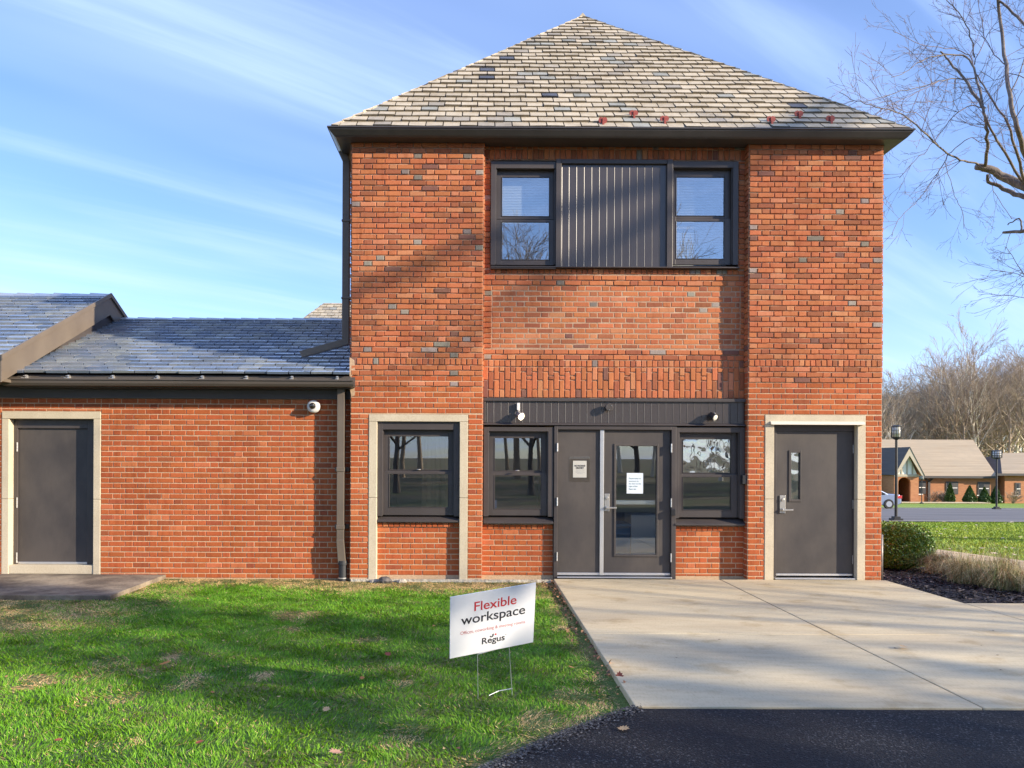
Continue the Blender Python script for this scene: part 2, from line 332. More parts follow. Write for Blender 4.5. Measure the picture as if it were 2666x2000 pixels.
# path perpendicular to the facade and the car park beyond
wk = MB()
for i in range(16):
    a, b = -1.69 + i * 2.6, -1.69 + (i + 1) * 2.6 - .012
    z0 = gz(9, a) + .05; z1 = gz(9, b) + .05
    wk.add([(8.2, a, z0), (9.4, a, z0), (9.4, b, z1), (8.2, b, z1)] + [(8.2, a, z0 - .15), (9.4, a, z0 - .15), (9.4, b, z1 - .15), (8.2, b, z1 - .15)],
           [(0, 1, 2, 3), (0, 3, 7, 4), (1, 5, 6, 2), (0, 4, 5, 1), (3, 2, 6, 7)])
tag(wk.build('path', M['concrete']), kind='structure')
rd = MB()
ry = [20.2, 26, 32, 40, 46]
def strip(mb, x0, x1, ylist, zo, m=0, skew=0.):
    for a, b in zip(ylist[:-1], ylist[1:]):
        mb.add([(x0, a, gz(x0, a) + zo), (x1, a + skew, gz(x1, a + skew) + zo), (x1, b + skew, gz(x1, b + skew) + zo), (x0, b, gz(x0, b) + zo)], [(0, 1, 2, 3)], m)
strip(rd, 9.7, 120, ry, .03)
tag(rd.build('car_park', M['asphalt_far']), kind='structure')
kb = MB()
strip(kb, 9.7, 120, [20.05, 20.2], .06); strip(kb, 9.7, 120, [46, 46.2], .1)
tag(kb.build('kerb', M['concrete']), kind='structure')
mk = MB()
for i in range(8):
    x = 24.5 + 2.8 * i
    strip(mk, x, x + .1, [41, 43, 45.6], .036)
tag(mk.build('parking_lines', M['white']), kind='structure')
# loose grit along the ragged edge of the drive, crumbs on the apron
rg = np.random.default_rng(17)
n = 2600; u = rg.uniform(-.3, 1, n); x = rg.uniform(edge_x.min(), edge_x.max(), n); y = np.interp(x, edge_x, edge_y) - np.abs(rg.normal(0, .09, n)) + .02
q = np.zeros((n, 4, 3)); s_ = rg.uniform(.003, .008, n); zt_ = -.008 + rg.uniform(0, .004, n)
for k_, (a, b_) in enumerate(((-1, -.6), (.7, -1), (1, .8), (-.7, 1))): q[:, k_, 0] = x + a * s_; q[:, k_, 1] = y + b_ * s_; q[:, k_, 2] = zt_ + rg.uniform(0, .006, n)
tag(tri_mesh('grit', q, np.array([(.035, .035, .037), (.08, .08, .08), (.18, .17, .16)])[rg.choice(3, n, p=[.5, .38, .12])], M['chip'], k=4), kind='stuff')
n = 90; x = rg.uniform(1.3, 7.5, n); y = -.1 - 5.2 * rg.random(n) ** 1.5; q = np.zeros((n, 4, 3)); s_ = rg.uniform(.003, .011, n)
for k_, (a, b_) in enumerate(((-1, -.6), (.7, -1), (1, .8), (-.7, 1))): q[:, k_, 0] = x + a * s_; q[:, k_, 1] = y + b_ * s_; q[:, k_, 2] = .004 + rg.uniform(0, .006, n)
tag(tri_mesh('grit', q, np.array([(.10, .07, .05), (.22, .15, .09)])[rg.integers(0, 2, n)], M['chip'], k=4), kind='stuff')
# planting bed
bed = MB(); bp_ = [(5.6, -1.685), (7.6, -1.685), (7.35, -.7), (7.0, .7), (6.95, 3.2), (5.56, 3.2)]
bed.add([(x, y, max(gz(x, y), -.05) + .035) for x, y in bp_] + [(x, y, -.3) for x, y in bp_], [tuple(range(6))] + [(i, 6 + i, 6 + (i + 1) % 6, (i + 1) % 6) for i in range(6)])
tag(bed.build('mulch_bed', M['mulch']), kind='structure')
rg = np.random.default_rng(3)
n = 9000; cxy = np.stack([rg.uniform(5.6, 7.5, n), rg.uniform(-1.68, 2.4, n)], 1)
keep = cxy[:, 0] < 7.55 - .25 * (cxy[:, 1] + 1.68); cxy = cxy[keep]; n = len(cxy)
ang = rg.uniform(0, 6.28, n); ln = rg.uniform(.008, .028, n); wd = rg.uniform(.003, .009, n)
cz = -.012 + rg.uniform(0, .022, n) - .036 * np.maximum(cxy[:, 1] - 1, 0)
q = np.zeros((n, 4, 3)); ca, sa = np.cos(ang), np.sin(ang); tl = rg.normal(0, .5, n)
for k, (a, b) in enumerate(((-1, -1), (1, -1), (1, 1), (-1, 1))):
    q[:, k, 0] = cxy[:, 0] + a * ln * ca - b * wd * sa; q[:, k, 1] = cxy[:, 1] + a * ln * sa + b * wd * ca; q[:, k, 2] = cz + a * ln * .4 * tl + b * wd * .5
cc = rg.choice(4, n, p=[.72, .16, .09, .03]); pal = np.array([(.018, .015, .018), (.05, .04, .038), (.11, .08, .06), (.38, .30, .22)])
tag(tri_mesh('mulch_chips', q, pal[cc], M['chip'], k=4), kind='stuff')

# ------------------------------------------------------------------ brickwork
ST, HD, CR, JT = .2258, .1129, .0737, .0115
def brick_col(low, header):
    r = rnd.random()
    if low:
        b = np.array((.45, .115, .038)) * rnd.uniform(.88, 1.10)
        if r < .06: b = np.array((.38, .10, .042)) * rnd.uniform(.85, 1.1)
        elif r < .12: b = np.array((.55, .17, .068))
    else:
        b = np.array((.50, .165, .070)) * rnd.uniform(.84, 1.10)
        if r < (.06 if header else .004): b = np.array((.33, .285, .24)) * rnd.uniform(.6, 1.15)
        elif r < .17: b = np.array((.37, .125, .062)) * rnd.uniform(.8, 1.05)
        elif r < .29: b = np.array((.54, .215, .105)) * rnd.uniform(.9, 1.1)
        elif r < .305: b = np.array((.22, .10, .075))
    b[1] *= rnd.uniform(.93, 1.08)
    return tuple(b)
def one_brick(mb, P, u0, u1, z0, z1, pr, low, header):
    j = lambda s=.0014: rnd.uniform(-s, s)
    if not low: j = lambda s=.0028: rnd.uniform(-s, s)
    u0 += JT / 2; u1 -= JT / 2; z0 += .0068; z1 -= .0068
    if u1 - u0 < .012 or z1 - z0 < .01: return
    pr2 = pr * rnd.uniform(.72, 1.3); e = .0035 if low else .0055
    outer = [(u0 + j(), z0 + j()), (u1 + j(), z0 + j()), (u1 + j(), z1 + j()), (u0 + j(), z1 + j())]
    k = [(1, 1), (-1, 1), (-1, -1), (1, -1)]
    inner = [(p[0] + e * a, p[1] + e * b) for p, (a, b) in zip(outer, k)]
    vs = [P(u, z, -.012) for u, z in outer] + [P(u, z, pr2 - e * .7) for u, z in outer] + [P(u, z, pr2 + j(.0006)) for u, z in inner]
    fs = [(8, 9, 10, 11)] + [(4 + i, 4 + (i + 1) % 4, 8 + (i + 1) % 4, 8 + i) for i in range(4)] + [(i, (i + 1) % 4, 4 + (i + 1) % 4, 4 + i) for i in range(4)]
    mb.add(vs, fs, 0, brick_col(low, header))
def course(mb, P, u0, u1, z0, z1, kind, pr, low, phase=0):
    u = u0; i = 0
    if kind == 'flem':
        seq = [HD, ST] if phase == 0 else [ST * .75, HD, ST]
        k = 0
        while u < u1 - .015:
            if phase == 0: w = HD if k % 2 == 0 else ST
            else: w = ST * .75 if k == 0 else (HD if k % 2 == 1 else ST)
            e = min(u + w, u1)
            if u1 - e < .03: e = u1
            one_brick(mb, P, u, e, z0, z1, pr, low, w == HD); u = e; k += 1
    elif kind == 'row':
        w = (u1 - u0) / max(1, round((u1 - u0) / .0755))
        for k in range(round((u1 - u0) / w)): one_brick(mb, P, u0 + k * w, u0 + (k + 1) * w, z0, z1, pr, low, rnd.random() < .3)
    elif kind == 'stack':
        w = (u1 - u0) / max(1, round((u1 - u0) / .0755)); H = z1 - z0
        for k in range(round((u1 - u0) / w)):
            cuts = [0, .30, .90, 1] if k % 2 else [0, .58, .72, 1] if rnd.random() < .3 else [0, .57, 1]
            if k % 2: cuts = [0, .27, .84, 1.]
            for a, b in zip(cuts[:-1], cuts[1:]): one_brick(mb, P, u0 + k * w, u0 + (k + 1) * w, z0 + H * a, z0 + H * b, pr, low, False)
def fill(mb, P, u0, u1, z0, z1, anchor, low_z=2.75, pr_hi=.015, pr_lo=.0055, single=False, forcelow=None):
    """Flemish bond laid on the global course grid"""
    k0 = math.floor((z0 - anchor) / CR)
    z = anchor + k0 * CR; k = k0
    while z < z1 - .004:
        a, b = max(z, z0), min(z + CR, z1)
        if b - a > .02:
            lowf = (b < low_z + rnd.uniform(-.25, .25)) if forcelow is None else forcelow
            if single: one_brick(mb, P, u0, u1, a, b, pr_lo if lowf else pr_hi, lowf, False)
            else: course(mb, P, u0, u1, a, b, 'flem', pr_lo if lowf else pr_hi, lowf, k % 2)
        z += CR; k += 1
def front(y): return lambda u, z, o: (u, y - o, z)
def facing_left(x): return lambda u, z, o: (x - o, -u, z)      # u = -Y
def facing_right(x): return lambda u, z, o: (x + o, u, z)

# ------------------------------------------------------------------ main building
A0 = (0., 0., 0.)
hall = thing('brick_hall', 'two-storey red brick building with tan slate hip roof and grey double entrance doors', 'building', A0)
XL, XR = fx(912.5), fx(2295)
DEP = 9.6; RY = .15                       # building depth and the bay's recess
ZT = 5.972                                 # top of the brick
SS0, SS1 = 2.919, 3.016                    # soldier band
RX0, RX1 = fx(1256), fx(1947)
wl = MB()
# left window opening and right door opening, in metres
lw0, lw1 = fx(981.5), fx(1196.6); ls0, ls1 = fx(959.7), fx(1218.4); lst = fz(1077, 1088); lsh = fz(1096.3, 1088); lsill = fz(1358, 1088)
rd0, rd1 = fx(2014.5), fx(2231.4); rs0, rs1 = fx(1990.4), fx(2253); rst = fz(1083, 2120); rsh = fz(1108.8, 2120)
T = .28
MO, MN = 1, 2
def back(x0, x1, z0, z1, y=0.): 
    zc = 2.75
    if z0 < zc < z1:
        wl.box(x0, x1, y + .0, y + T, z0, zc, MN); wl.box(x0, x1, y + .0, y + T, zc, z1, MO)
    else: wl.box(x0, x1, y, y + T, z0, z1, MN if z1 <= zc else MO)
# left pier
back(XL, ls0, -.3, lst); back(ls1, RX0, -.3, lst); back(XL, RX0, lst, ZT)
wl.box(lw0 - .001, lw1 + .001, .075, .075 + T, -.3, fz(1359, 1088), MN)
# right pier
back(RX1, rs0, -.3, rst); back(rs1, XR, -.3, rst); back(RX1, XR, rst, ZT)
fP = front(0)
for a, b in ((XL, RX0), (RX1, XR)):
    hd = lst if a == XL else rst
    fill(wl, fP, a, b, SS1, ZT, SS1); fill(wl, fP, a, b, hd, SS0, SS0)
    course(wl, fP, a, b, SS0, SS1, 'row', .014, False)
fill(wl, fP, XL, ls0, 0.0, lst, SS0); fill(wl, fP, ls1, RX0, 0.0, lst, SS0)
fill(wl, fP, RX1, rs0, 0.0, rst, SS0); fill(wl, fP, rs1, XR, 0.0, rst, SS0)
sil = fz(1359, 1088)
fill(wl, front(.075), lw0, lw1, 0.02, sil - .072, sil - .072, forcelow=True)
course(wl, front(.055), lw0, lw1, sil - .072, sil - .003, 'row', .004, True)
# recess: wall pieces behind
yb = RY
bt, bb = fz(1039, 1600, yb), fz(1109.5, 1600, yb)         # band of siding above the doors
ux0, ux1, uz0, uz1 = fx(1275, yb), fx(1919, yb), fz(701, 1600, yb), fz(419.5, 1600, yb)   # upper window unit
def backr(x0, x1, z0, z1): wl.box(x0, x1, yb, yb + .16, z0, z1, MO if z1 > 2.8 else MN)
rx0, rx1 = RX0, RX1
backr(rx0, rx1, bt, uz0); backr(rx0, ux0, uz0, uz1); backr(ux1, rx1, uz0, uz1); backr(rx0, rx1, uz1, ZT + .02)
w2l, w2r, w2s = fx(1259, yb), fx(1441, yb), fz(1364, 1350, yb)
w3l, w3r, w3s = fx(1757.5, yb), fx(1939, yb), fz(1371, 1848, yb)
wl.box(rx0, w2r, yb, yb + .16, -.3, w2s, MN); wl.box(w3l, rx1, yb, yb + .16, -.3, w3s, MN)
wl.box(rx0, rx1, yb + .03, yb + .16, bb, bt, MO)
# reveals of the piers (the recess cheeks)
wl.box(RX0 - .05, RX0 - .0005, T, .6, -.3, ZT, MO); wl.box(RX1 + .0005, RX1 + .05, T, .6, -.3, ZT, MO)
fill(wl, facing_left(RX1), -yb, -.002, 0, ZT, SS0, single=True)
fill(wl, facing_right(RX0), .002, yb, 0, ZT, SS0, single=True)
rP = front(yb)
course(wl, rP, rx0, rx1, uz1 + .004, fz(391, 1600, yb), 'row', .013, False)
course(wl, rP, rx0, rx1, fz(391, 1600, yb), ZT + .01, 'row', .013, False)
fill(wl, rP, rx0, ux0, uz0, uz1, SS1); fill(wl, rP, ux1, rx1, uz0, uz1, SS1)
rz = uz0 - .076
course(wl, front(yb - .012), rx0 + .10, rx1 - .10, rz, uz0 - .003, 'row', .006, False)
fill(wl, rP, rx0, rx0 + .10, rz, uz0, SS1); fill(wl, rP, rx1 - .10, rx1, rz, uz0, SS1)
pt = fz(745.5, 1600, yb); pb = fz(909, 1600, yb); px0_, px1_ = fx(1279, yb), fx(1925, yb)
fill(wl, rP, rx0, rx1, pt, rz, SS1)
fill(wl, rP, rx0, px0_, pb, pt, SS1); fill(wl, rP, px1_, rx1, pb, pt, SS1)
fill(wl, front(yb + .001), px0_, px1_, pb, pt, SS1, pr_hi=.0045)
fill(wl, rP, rx0, rx1, SS1, pb, SS1)
course(wl, rP, rx0, rx1, SS0, SS1, 'row', .013, False)
course(wl, rP, rx0, rx1, bt + .005, SS0, 'stack', .014, False)
for (a, b, s) in ((rx0, w2r, w2s), (w3l, rx1, w3s)):
    fill(wl, rP, a, b, 0.02, s - .075, s - .075, forcelow=True)
    course(wl, front(yb - .014), a, b, s - .075, s - .004, 'row', .004, True)
# flank and rear walls
for x, Pf, u0, u1 in ((XL, facing_left(XL), -DEP, 0), (XR, facing_right(XR), 0, DEP)):
    s_ = 1 if x == XL else -1
    wl.box(x, x + s_ * .25, T, DEP, -.6, 2.75, MN); wl.box(x, x + s_ * .25, T, DEP, 2.75, ZT, MO)
    fill(wl, Pf, u0, u1, -.25, ZT, SS0)
wl.box(XL, XR, DEP - .25, DEP + .0, -.6, ZT - .002, MO)
wall = wl.build('wall', [M['brick'], M['mortar_shade_dirt'], M['mortar_new']], hall, colour=True)
# stone surrounds
def surround(name, x0, x1, zt, hx0, hx1, zh, zj, parent, yf=-.012, zb=-.02, yd=.14):
    b = MB()
    b.box(x0, x1, yf, yd, zh, zt); b.box(x0, hx0, yf, yd, zj + .002, zh - .0025); b.box(x0, hx0, yf + .001, yd, zb, zj - .002)
    b.box(hx1, x1, yf, yd, zj + .002, zh - .0025); b.box(hx1, x1, yf + .001, yd, zb, zj - .002)
    return b.build(name, M['limestone'], parent, bevel=.005)
surround('stone_surround', ls0 + .003, ls1 - .003, lst - .004, lw0, lw1, lsh, fz(1294.5, 1088), hall)
surround('stone_surround', rs0 + .003, rs1 - .003, rst - .004, rd0, rd1, rsh, fz(1303, 2120), hall)

# ---- hip roof
ex0, ex1, ey0, ey1, ez = XL - .235, XR + .235, -.235, DEP + .235, 6.065
cxm = (ex0 + ex1) / 2; half = (ex1 - ex0) / 2; apz = 9.80
def slates(mb, O, U, V, Nn, vlen, ul, ur, expo, width, pal, tl=1., gap=.015, th=.017, jit=.008, first=0.):
    """O origin on the eave, U along it, V up the slope, Nn normal; ul(v), ur(v) bounds"""
    v = 0.; row = 0
    while v < vlen - .02:
        v1 = min(v + expo, vlen); top = min(v1 + .03, vlen)
        off = (0 if row % 2 else width * .5) + rnd.uniform(-.02, .02) + first
        a = min(ul(v), ul(v1)); b = max(ur(v), ur(v1)); u = a - ((a - off) % width) - width
        while u < b:
            w = width * rnd.uniform(.94, 1.06); u2 = u + width
            p = []
            dv = rnd.uniform(-jit, jit)
            q = [(max(u + gap / 2, ul(v)), v + dv), (min(u2 - gap / 2, ur(v)), v + dv + rnd.uniform(-jit, jit) * .6), (min(u2 - gap / 2, ur(top)), top), (max(u + gap / 2, ul(top)), top)]
            if q[1][0] - q[0][0] > .015 or q[2][0] - q[3][0] > .015:
                if q[1][0] < q[0][0]: m_ = (q[1][0] + q[0][0]) / 2; q[0] = (m_, q[0][1]); q[1] = (m_, q[1][1])
                if q[2][0] < q[3][0]: m_ = (q[2][0] + q[3][0]) / 2; q[2] = (m_, q[2][1]); q[3] = (m_, q[3][1])
                h0 = th * 2 * (1 + tl * rnd.uniform(-.2, .3)); h1 = th * .5; lift = tl * rnd.uniform(-.0015, .003)
                bot = [O + U * a_ + V * b_ for a_, b_ in q]
                hs = [h0 + lift, h0 - lift, h1, h1]
                tp = [p_ + Nn * h for p_, h in zip(bot, hs)]
                cp_ = pal(row, v / vlen); ce_ = tuple(c_ * (.50 if tl > .5 else .75) for c_ in cp_); vv_ = [tuple(x) for x in bot + tp]  # slate edges darkened: course shadow lines and edge dirt put into the colour
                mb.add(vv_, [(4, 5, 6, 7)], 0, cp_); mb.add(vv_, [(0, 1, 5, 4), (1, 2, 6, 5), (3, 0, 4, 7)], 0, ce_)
            u = u2
        v = v1; row += 1
def tan_pal(row, t):
    r = rnd.random(); grey = .10 + (.40 if row in (0, 1) else 0) + (.32 if row in (19, 20, 21) else 0)
    if r < .006: return (.09, .10, .13)
    if r < grey * .45: k = rnd.uniform(.8, 1.1); return (.33 * k, .33 * k, .29 * k)
    if r < grey: k = rnd.uniform(.85, 1.1); return (.37 * k, .33 * k, .265 * k)
    k = rnd.uniform(.86, 1.08); return (.50 * k, .43 * k, .315 * k)
rf = MB()
apexF = Vector((cxm, ey0 + half, apz)); apexB = Vector((cxm, ey1 - half, apz))
def slope_face(p0, p1, top0, top1, mb, pal, expo=.188, width=.232, tl=1.):
    p0, p1, top0, top1 = map(Vector, (p0, p1, top0, top1))
    U = (p1 - p0).normalized(); L_ = (p1 - p0).length
    d0 = top0 - p0; V = d0 - U * d0.dot(U); vl = V.length; V.normalize(); Nn = U.cross(V).normalized()
    if Nn.z < 0: Nn = -Nn
    a0 = d0.dot(U); a1 = (top1 - p0).dot(U)
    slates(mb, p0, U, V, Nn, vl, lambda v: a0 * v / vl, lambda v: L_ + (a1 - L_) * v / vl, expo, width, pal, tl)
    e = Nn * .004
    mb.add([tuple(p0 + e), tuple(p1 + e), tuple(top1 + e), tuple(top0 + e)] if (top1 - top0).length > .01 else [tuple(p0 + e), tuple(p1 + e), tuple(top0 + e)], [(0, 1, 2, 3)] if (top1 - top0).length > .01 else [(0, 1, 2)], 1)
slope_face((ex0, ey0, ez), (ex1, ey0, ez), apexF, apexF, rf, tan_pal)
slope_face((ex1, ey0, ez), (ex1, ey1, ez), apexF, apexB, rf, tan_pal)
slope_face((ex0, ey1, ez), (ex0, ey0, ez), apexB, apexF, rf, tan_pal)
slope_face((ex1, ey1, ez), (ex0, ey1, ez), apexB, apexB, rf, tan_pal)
# hip and ridge slates
def ridge_caps(mb, a, b, n, pal, w=.10):
    a, b = Vector(a), Vector(b); d = (b - a) / n; side = d.cross(Vector((0, 0, 1))).normalized() * w
    for i in range(n):
        p, q_ = a + d * i, a + d * (i + 1.12); up = Vector((0, 0, .035 + rnd.uniform(0, .012))); dn = Vector((0, 0, -.035))
        vs = [p - side + dn, p + up, p + side + dn, q_ - side + dn, q_ + up * .6, q_ + side + dn]
        mb.add([tuple(v) for v in vs], [(0, 1, 4, 3), (1, 2, 5, 4), (0, 2, 1)], 0, pal(5, .5))
for c_, ap in (((ex0, ey0, ez), apexF), ((ex1, ey0, ez), apexF), ((ex0, ey1, ez), apexB), ((ex1, ey1, ez), apexB)):
    ridge_caps(rf, Vector(c_) + Vector((0, 0, .005)), ap + Vector((0, 0, .0)), 32, tan_pal, .03)
ridge_caps(rf, apexF + Vector((0, -.02, .03)), apexB + Vector((0, 0, .02)), 14, tan_pal, .07)
roof = rf.build('roof', [M['slate_tan'], M['under']], hall, colour=True)
# seven iron snow guards
fn = Vector((0, -(apz - ez), half)).normalized()
sg = MB()
prof = [(0, 0), (.012, .02), (.05, .04), (.062, .07), (.05, .10), (.02, .112), (0, .100), (-.02, .112), (-.05, .10), (-.062, .07), (-.05, .04), (-.012, .02)]
sg.prism([(p[0], p[1]) for p in prof], -.006, .006, 'y'); sg.box(-.012, .012, -.05, .0, -.02, .03); sg.box(-.006, .006, -.018, .018, .0, .09)
sg0 = sg.build('snow_guard', M['snow_red'], roof)
for i, (px, py) in enumerate(((1565, 325), (1645, 307), (1725, 322), (2002, 324), (2074, 310), (2156, 323))):
    # point of the front roof plane at that place
    tz = lambda Y: EYE + (1202 - (py - .0088 * (px - 1333))) * (10.54 + Y) / F
    Y = ey0
    for _ in range(30): Y += .5 * (ey0 + (tz(Y) - ez) * half / (apz - ez) - Y)
    o = sg0 if i == 0 else sg0.copy()
    if i: C.objects.link(o); o.parent = roof
    o.location = (fx(px, Y), Y - .02, tz(Y) - .02)
# ---- gutter swept round the eaves
gt = MB()
gprof = [(.262, .02), (.285, .02), (.287, .002), (.272, -.002), (.268, -.018), (.215, -.075), (.19, -.092), (.02, -.095), (.02, -.088), (.18, -.085), (.205, -.068), (.255, -.012), (.262, .012)]
def ring(o, z): return [(XL - o, -o, z), (XR + o, -o, z), (XR + o, DEP + o, z), (XL - o, DEP + o, z)]
gb = 6.05
for i in range(len(gprof)):
    a, b = gprof[i], gprof[(i + 1) % len(gprof)]
    ra, rb = ring(a[0], gb + a[1]), ring(b[0], gb + b[1])
    gt.add(ra + rb, [(k, (k + 1) % 4, 4 + (k + 1) % 4, 4 + k) for k in range(4)])
gt.build('gutter', M['gutter'], hall)
fr = MB()
for (x0, x1, y0, y1) in ((XL - .03, XR + .03, -.03, 0.35), (XL - .03, XR + .03, DEP - .1, DEP + .03), (XL - .03, XL + .1, .35, DEP - .1), (XR - .1, XR + .03, .35, DEP - .1)):
    fr.box(x0, x1, y0, y1, ZT + .001, 6.06)
fr.build('frieze_board', M['bronze'], hall)
# downpipe on the left flank ending in a shoe over the wing roof
dp = MB(); X_ = -1.89
dp.box(X_ - .055, X_ + .045, .38, .48, 3.35, 5.86)
dp.prism([(X_ - .055, 5.86), (X_ + .045, 5.86), (X_ + .0, 6.0), (X_ - .12, 6.0)], .38, .48, 'y')
dp.prism([(X_ - .055, 3.36), (X_ + .045, 3.36), (X_ + .045, 3.26), (X_ - .62, 3.07), (X_ - .66, 3.16), (X_ - .055, 3.33)], .38, .48, 'y')
for z in (3.9, 5.0): dp.box(X_ - .065, X_ + .14, .37, .49, z, z + .03)
dp.build('downpipe', M['brown_metal'], hall, bevel=.006)

# ---- windows
def window(parent, name, yf, ox, oz, ix, iz, up, lo, gl, sillfront=.03, blinds=None, depth=.085, header=None):
    """ox,oz outer casing; ix,iz opening; up,lo glass rects, all in photo px measured on the plane yf"""
    pc = (ox[0] + ox[1]) / 2
    X = lambda p, y=yf: fx(p, y); Z = lambda p, y=yf: fz(p, pc, y)
    b = MB(); x0, x1, z1, z0 = X(ox[0]), X(ox[1]), Z(oz[0]), Z(oz[1]); a0, a1, b1, b0 = X(ix[0]), X(ix[1]), Z(iz[0]), Z(iz[1])
    ye = yf + depth + .06
    b.box(x0, a0, yf, ye, b0, z1); b.box(a1, x1, yf, ye, b0, z1); b.box(a0, a1, yf + .001, ye, b1, z1)
    b.prism([(yf - sillfront, z0), (yf - sillfront, z0 + .022), (ye, b0 + .012), (ye, z0)], x0 + .001, x1 - .001, 'x')
    w = b.build(name, M['bronze'], parent, bevel=.003)
    def sash(r, ys, ex, top, bot):
        c = MB(); g0, g1, h1, h0 = X(r[0], ys), X(r[1], ys), Z(r[2], ys), Z(r[3], ys)
        s0, s1 = a0 + ex, a1 - ex
        zt, zb = h1 + top, h0 - bot
        c.box(s0, g0, ys, ys + .035, zb, zt); c.box(g1, s1, ys, ys + .035, zb, zt); c.box(g0, g1, ys + .0005, ys + .035, h1, zt); c.box(g0, g1, ys + .0005, ys + .035, zb, h0)
        c.box(g0, g0 + .008, ys - .006, ys + .01, h0, h1); c.box(g1 - .008, g1, ys - .006, ys + .01, h0, h1)
        c.box(g0 + .008, g1 - .008, ys - .006, ys + .01, h0, h0 + .008)
        c.build('sash', M['bronze'], w, bevel=.0025)
        p = MB(); p.box(g0 - .003, g1 + .003, ys + .016, ys + .020, h0 - .003, h1 + .003); p.build('pane', (gl[0] if r is up else gl[1]) if isinstance(gl, tuple) else gl, w)
        return g0, g1, h0, h1
    yu = yf + depth; yl = yf + depth - .036
    h = (up[3] + lo[2]) / 2
    topz = b1 - Z(up[2], yu); 
    U = sash(up, yu, .0, max(topz, .02), .035)
    Lo = sash(lo, yl, .0, .035, max(Z(lo[3], yl) - b0 - .012, .02))
    for sa, sb in ((a0, a0 + .014), (a1 - .014, a1)):
        st = MB(); st.box(sa, sb, yf + .022, yl - .002, b0 + .02, b1 - .002); st.build('stop_bead', M['bronze'], w)
    if blinds:
        z_hi, z_lo, tilt = blinds; bl = MB(); zz_ = z_hi; yy = ye + .05
        while zz_ > z_lo:
            c_, s_ = math.cos(tilt) * .0125, math.sin(tilt) * .0125
            bl.add([(a0 + .03, yy - c_, zz_ - s_), (a1 - .03, yy - c_, zz_ - s_), (a1 - .03, yy + c_, zz_ + s_), (a0 + .03, yy + c_, zz_ + s_)], [(0, 1, 2, 3)]); zz_ -= .0225
        bl.box(a0 + .03, a1 - .03, yy - .014, yy + .014, z_hi + .01, z_hi + .04)
        for xx in (a0 + .12, a1 - .12): bl.box(xx, xx + .004, yy - .017, yy - .015, z_lo, z_hi)
        bl.build('blind', M['blind'], w)
    return w, (a0, a1, b0, b1), U, Lo
w1 = window(hall, 'window', .03, (982, 1196), (1097, 1358), (996, 1182), (1117.5, 1343), (1013, 1168, 1135, 1223), (1013, 1168, 1233, 1320.5), M['glass'])
w2 = window(hall, 'window', .09, (1259, 1441), (1111.5, 1363), (1272, 1427), (1123, 1345), (1287, 1410, 1140.6, 1226), (1287, 1410, 1238, 1325.4), M['glass'])
w3 = window(hall, 'window', .09, (1757.5, 1939.5), (1114, 1370), (1768, 1926), (1128, 1352), (1777, 1904, 1146, 1234), (1777, 1904, 1244, 1331), (M['glass_wavy'], M['glass']))
w4 = window(hall, 'window', .10, (1275, 1444), (420, 700.5), (1288, 1443.3), (438, 690), (1303, 1428, 461, 564), (1303, 1428, 578, 677), M['glass_up'],
            blinds=(fz(452, 1360), fz(566, 1360), R(62)))
w5 = window(hall, 'window', .10, (1748.5, 1919), (422, 702), (1749.2, 1905.5), (438, 691), (1757, 1884, 463, 565), (1757, 1884, 578, 677), M['glass_up'],
            blinds=(fz(452, 1820), fz(684, 1820), R(38)))
# sash latches
for w_, px, py in ((w1[0], 1090, 1222), (w2[0], 1347, 1226)):
    b = MB(); c = (fx(px, .1), .095, fz(py, px, .1)); b.lathe([(.03, 0), (.03, .006), (.02, .012)], c, 'z', 12); b.build('sash_latch', M['steel'], w_)
# siding panel between the upper windows
def siding(x0, x1, z0, z1, y, pitch, parent, name, edge_=.03, sides=True):
    b = MB(); b.box(x0, x1, y + .012, y + .05, z0, z1)
    nb = max(1, round((x1 - x0) / pitch)); p = (x1 - x0) / nb
    for i in range(nb):
        b.box(x0 + i * p + .0006, x0 + (i + 1) * p - .0006, y, y + .0125, z0 + .0005, z1 - .0005)
        xc_ = x0 + i * p + (.006 if i == 0 else 0); b.prism([(xc_ - .001, y + .002), (xc_, y - .0034), (xc_ + .0062, y + .0008), (xc_ + .0062, y + .002)], z0 + .001, z1 - .001, 'z')
    return b.build(name, M['siding'], parent)
sx0, sx1 = fx(1458, yb), fx(1733, yb)
siding(sx0, sx1, fz(697, 1600, yb), fz(431, 1600, yb), .13, .1035, hall, 'siding_panel')
tr = MB()
tr.box(fx(1444.3, .1), fx(1458, .1), .085, .2, uz0 + .0, uz1); tr.box(fx(1733, .1), fx(1748, .1), .085, .2, uz0, uz1)
tr.box(fx(1458.3, .1), fx(1732.7, .1), .092, .2, fz(431, 1600, yb), uz1 - .001)
tr.box(ux0, ux1, .06, .145, uz0 - .004, uz0 + .012)
tr.build('mullion', M['bronze'], hall, bevel=.004)
# siding band over the entrance with its frame
siding(fx(1266, .1), fx(1938, .1), bb + .035, bt - .045, .105, .098, hall, 'siding_panel')
tr = MB()
tr.box(rx0 + .002, rx1 - .002, .072, .17, bt - .045, bt - .001)
tr.prism([(.055, bb + .0), (.055, bb + .012), (.104, bb + .034), (.17, bb + .034), (.17, bb)], rx0 + .003, rx1 - .003, 'x')
tr.box(rx0 + .002, rx0 + .045, .085, .17, bb + .034, bt - .046)
tr.build('band_trim', M['bronze'], hall, bevel=.004)
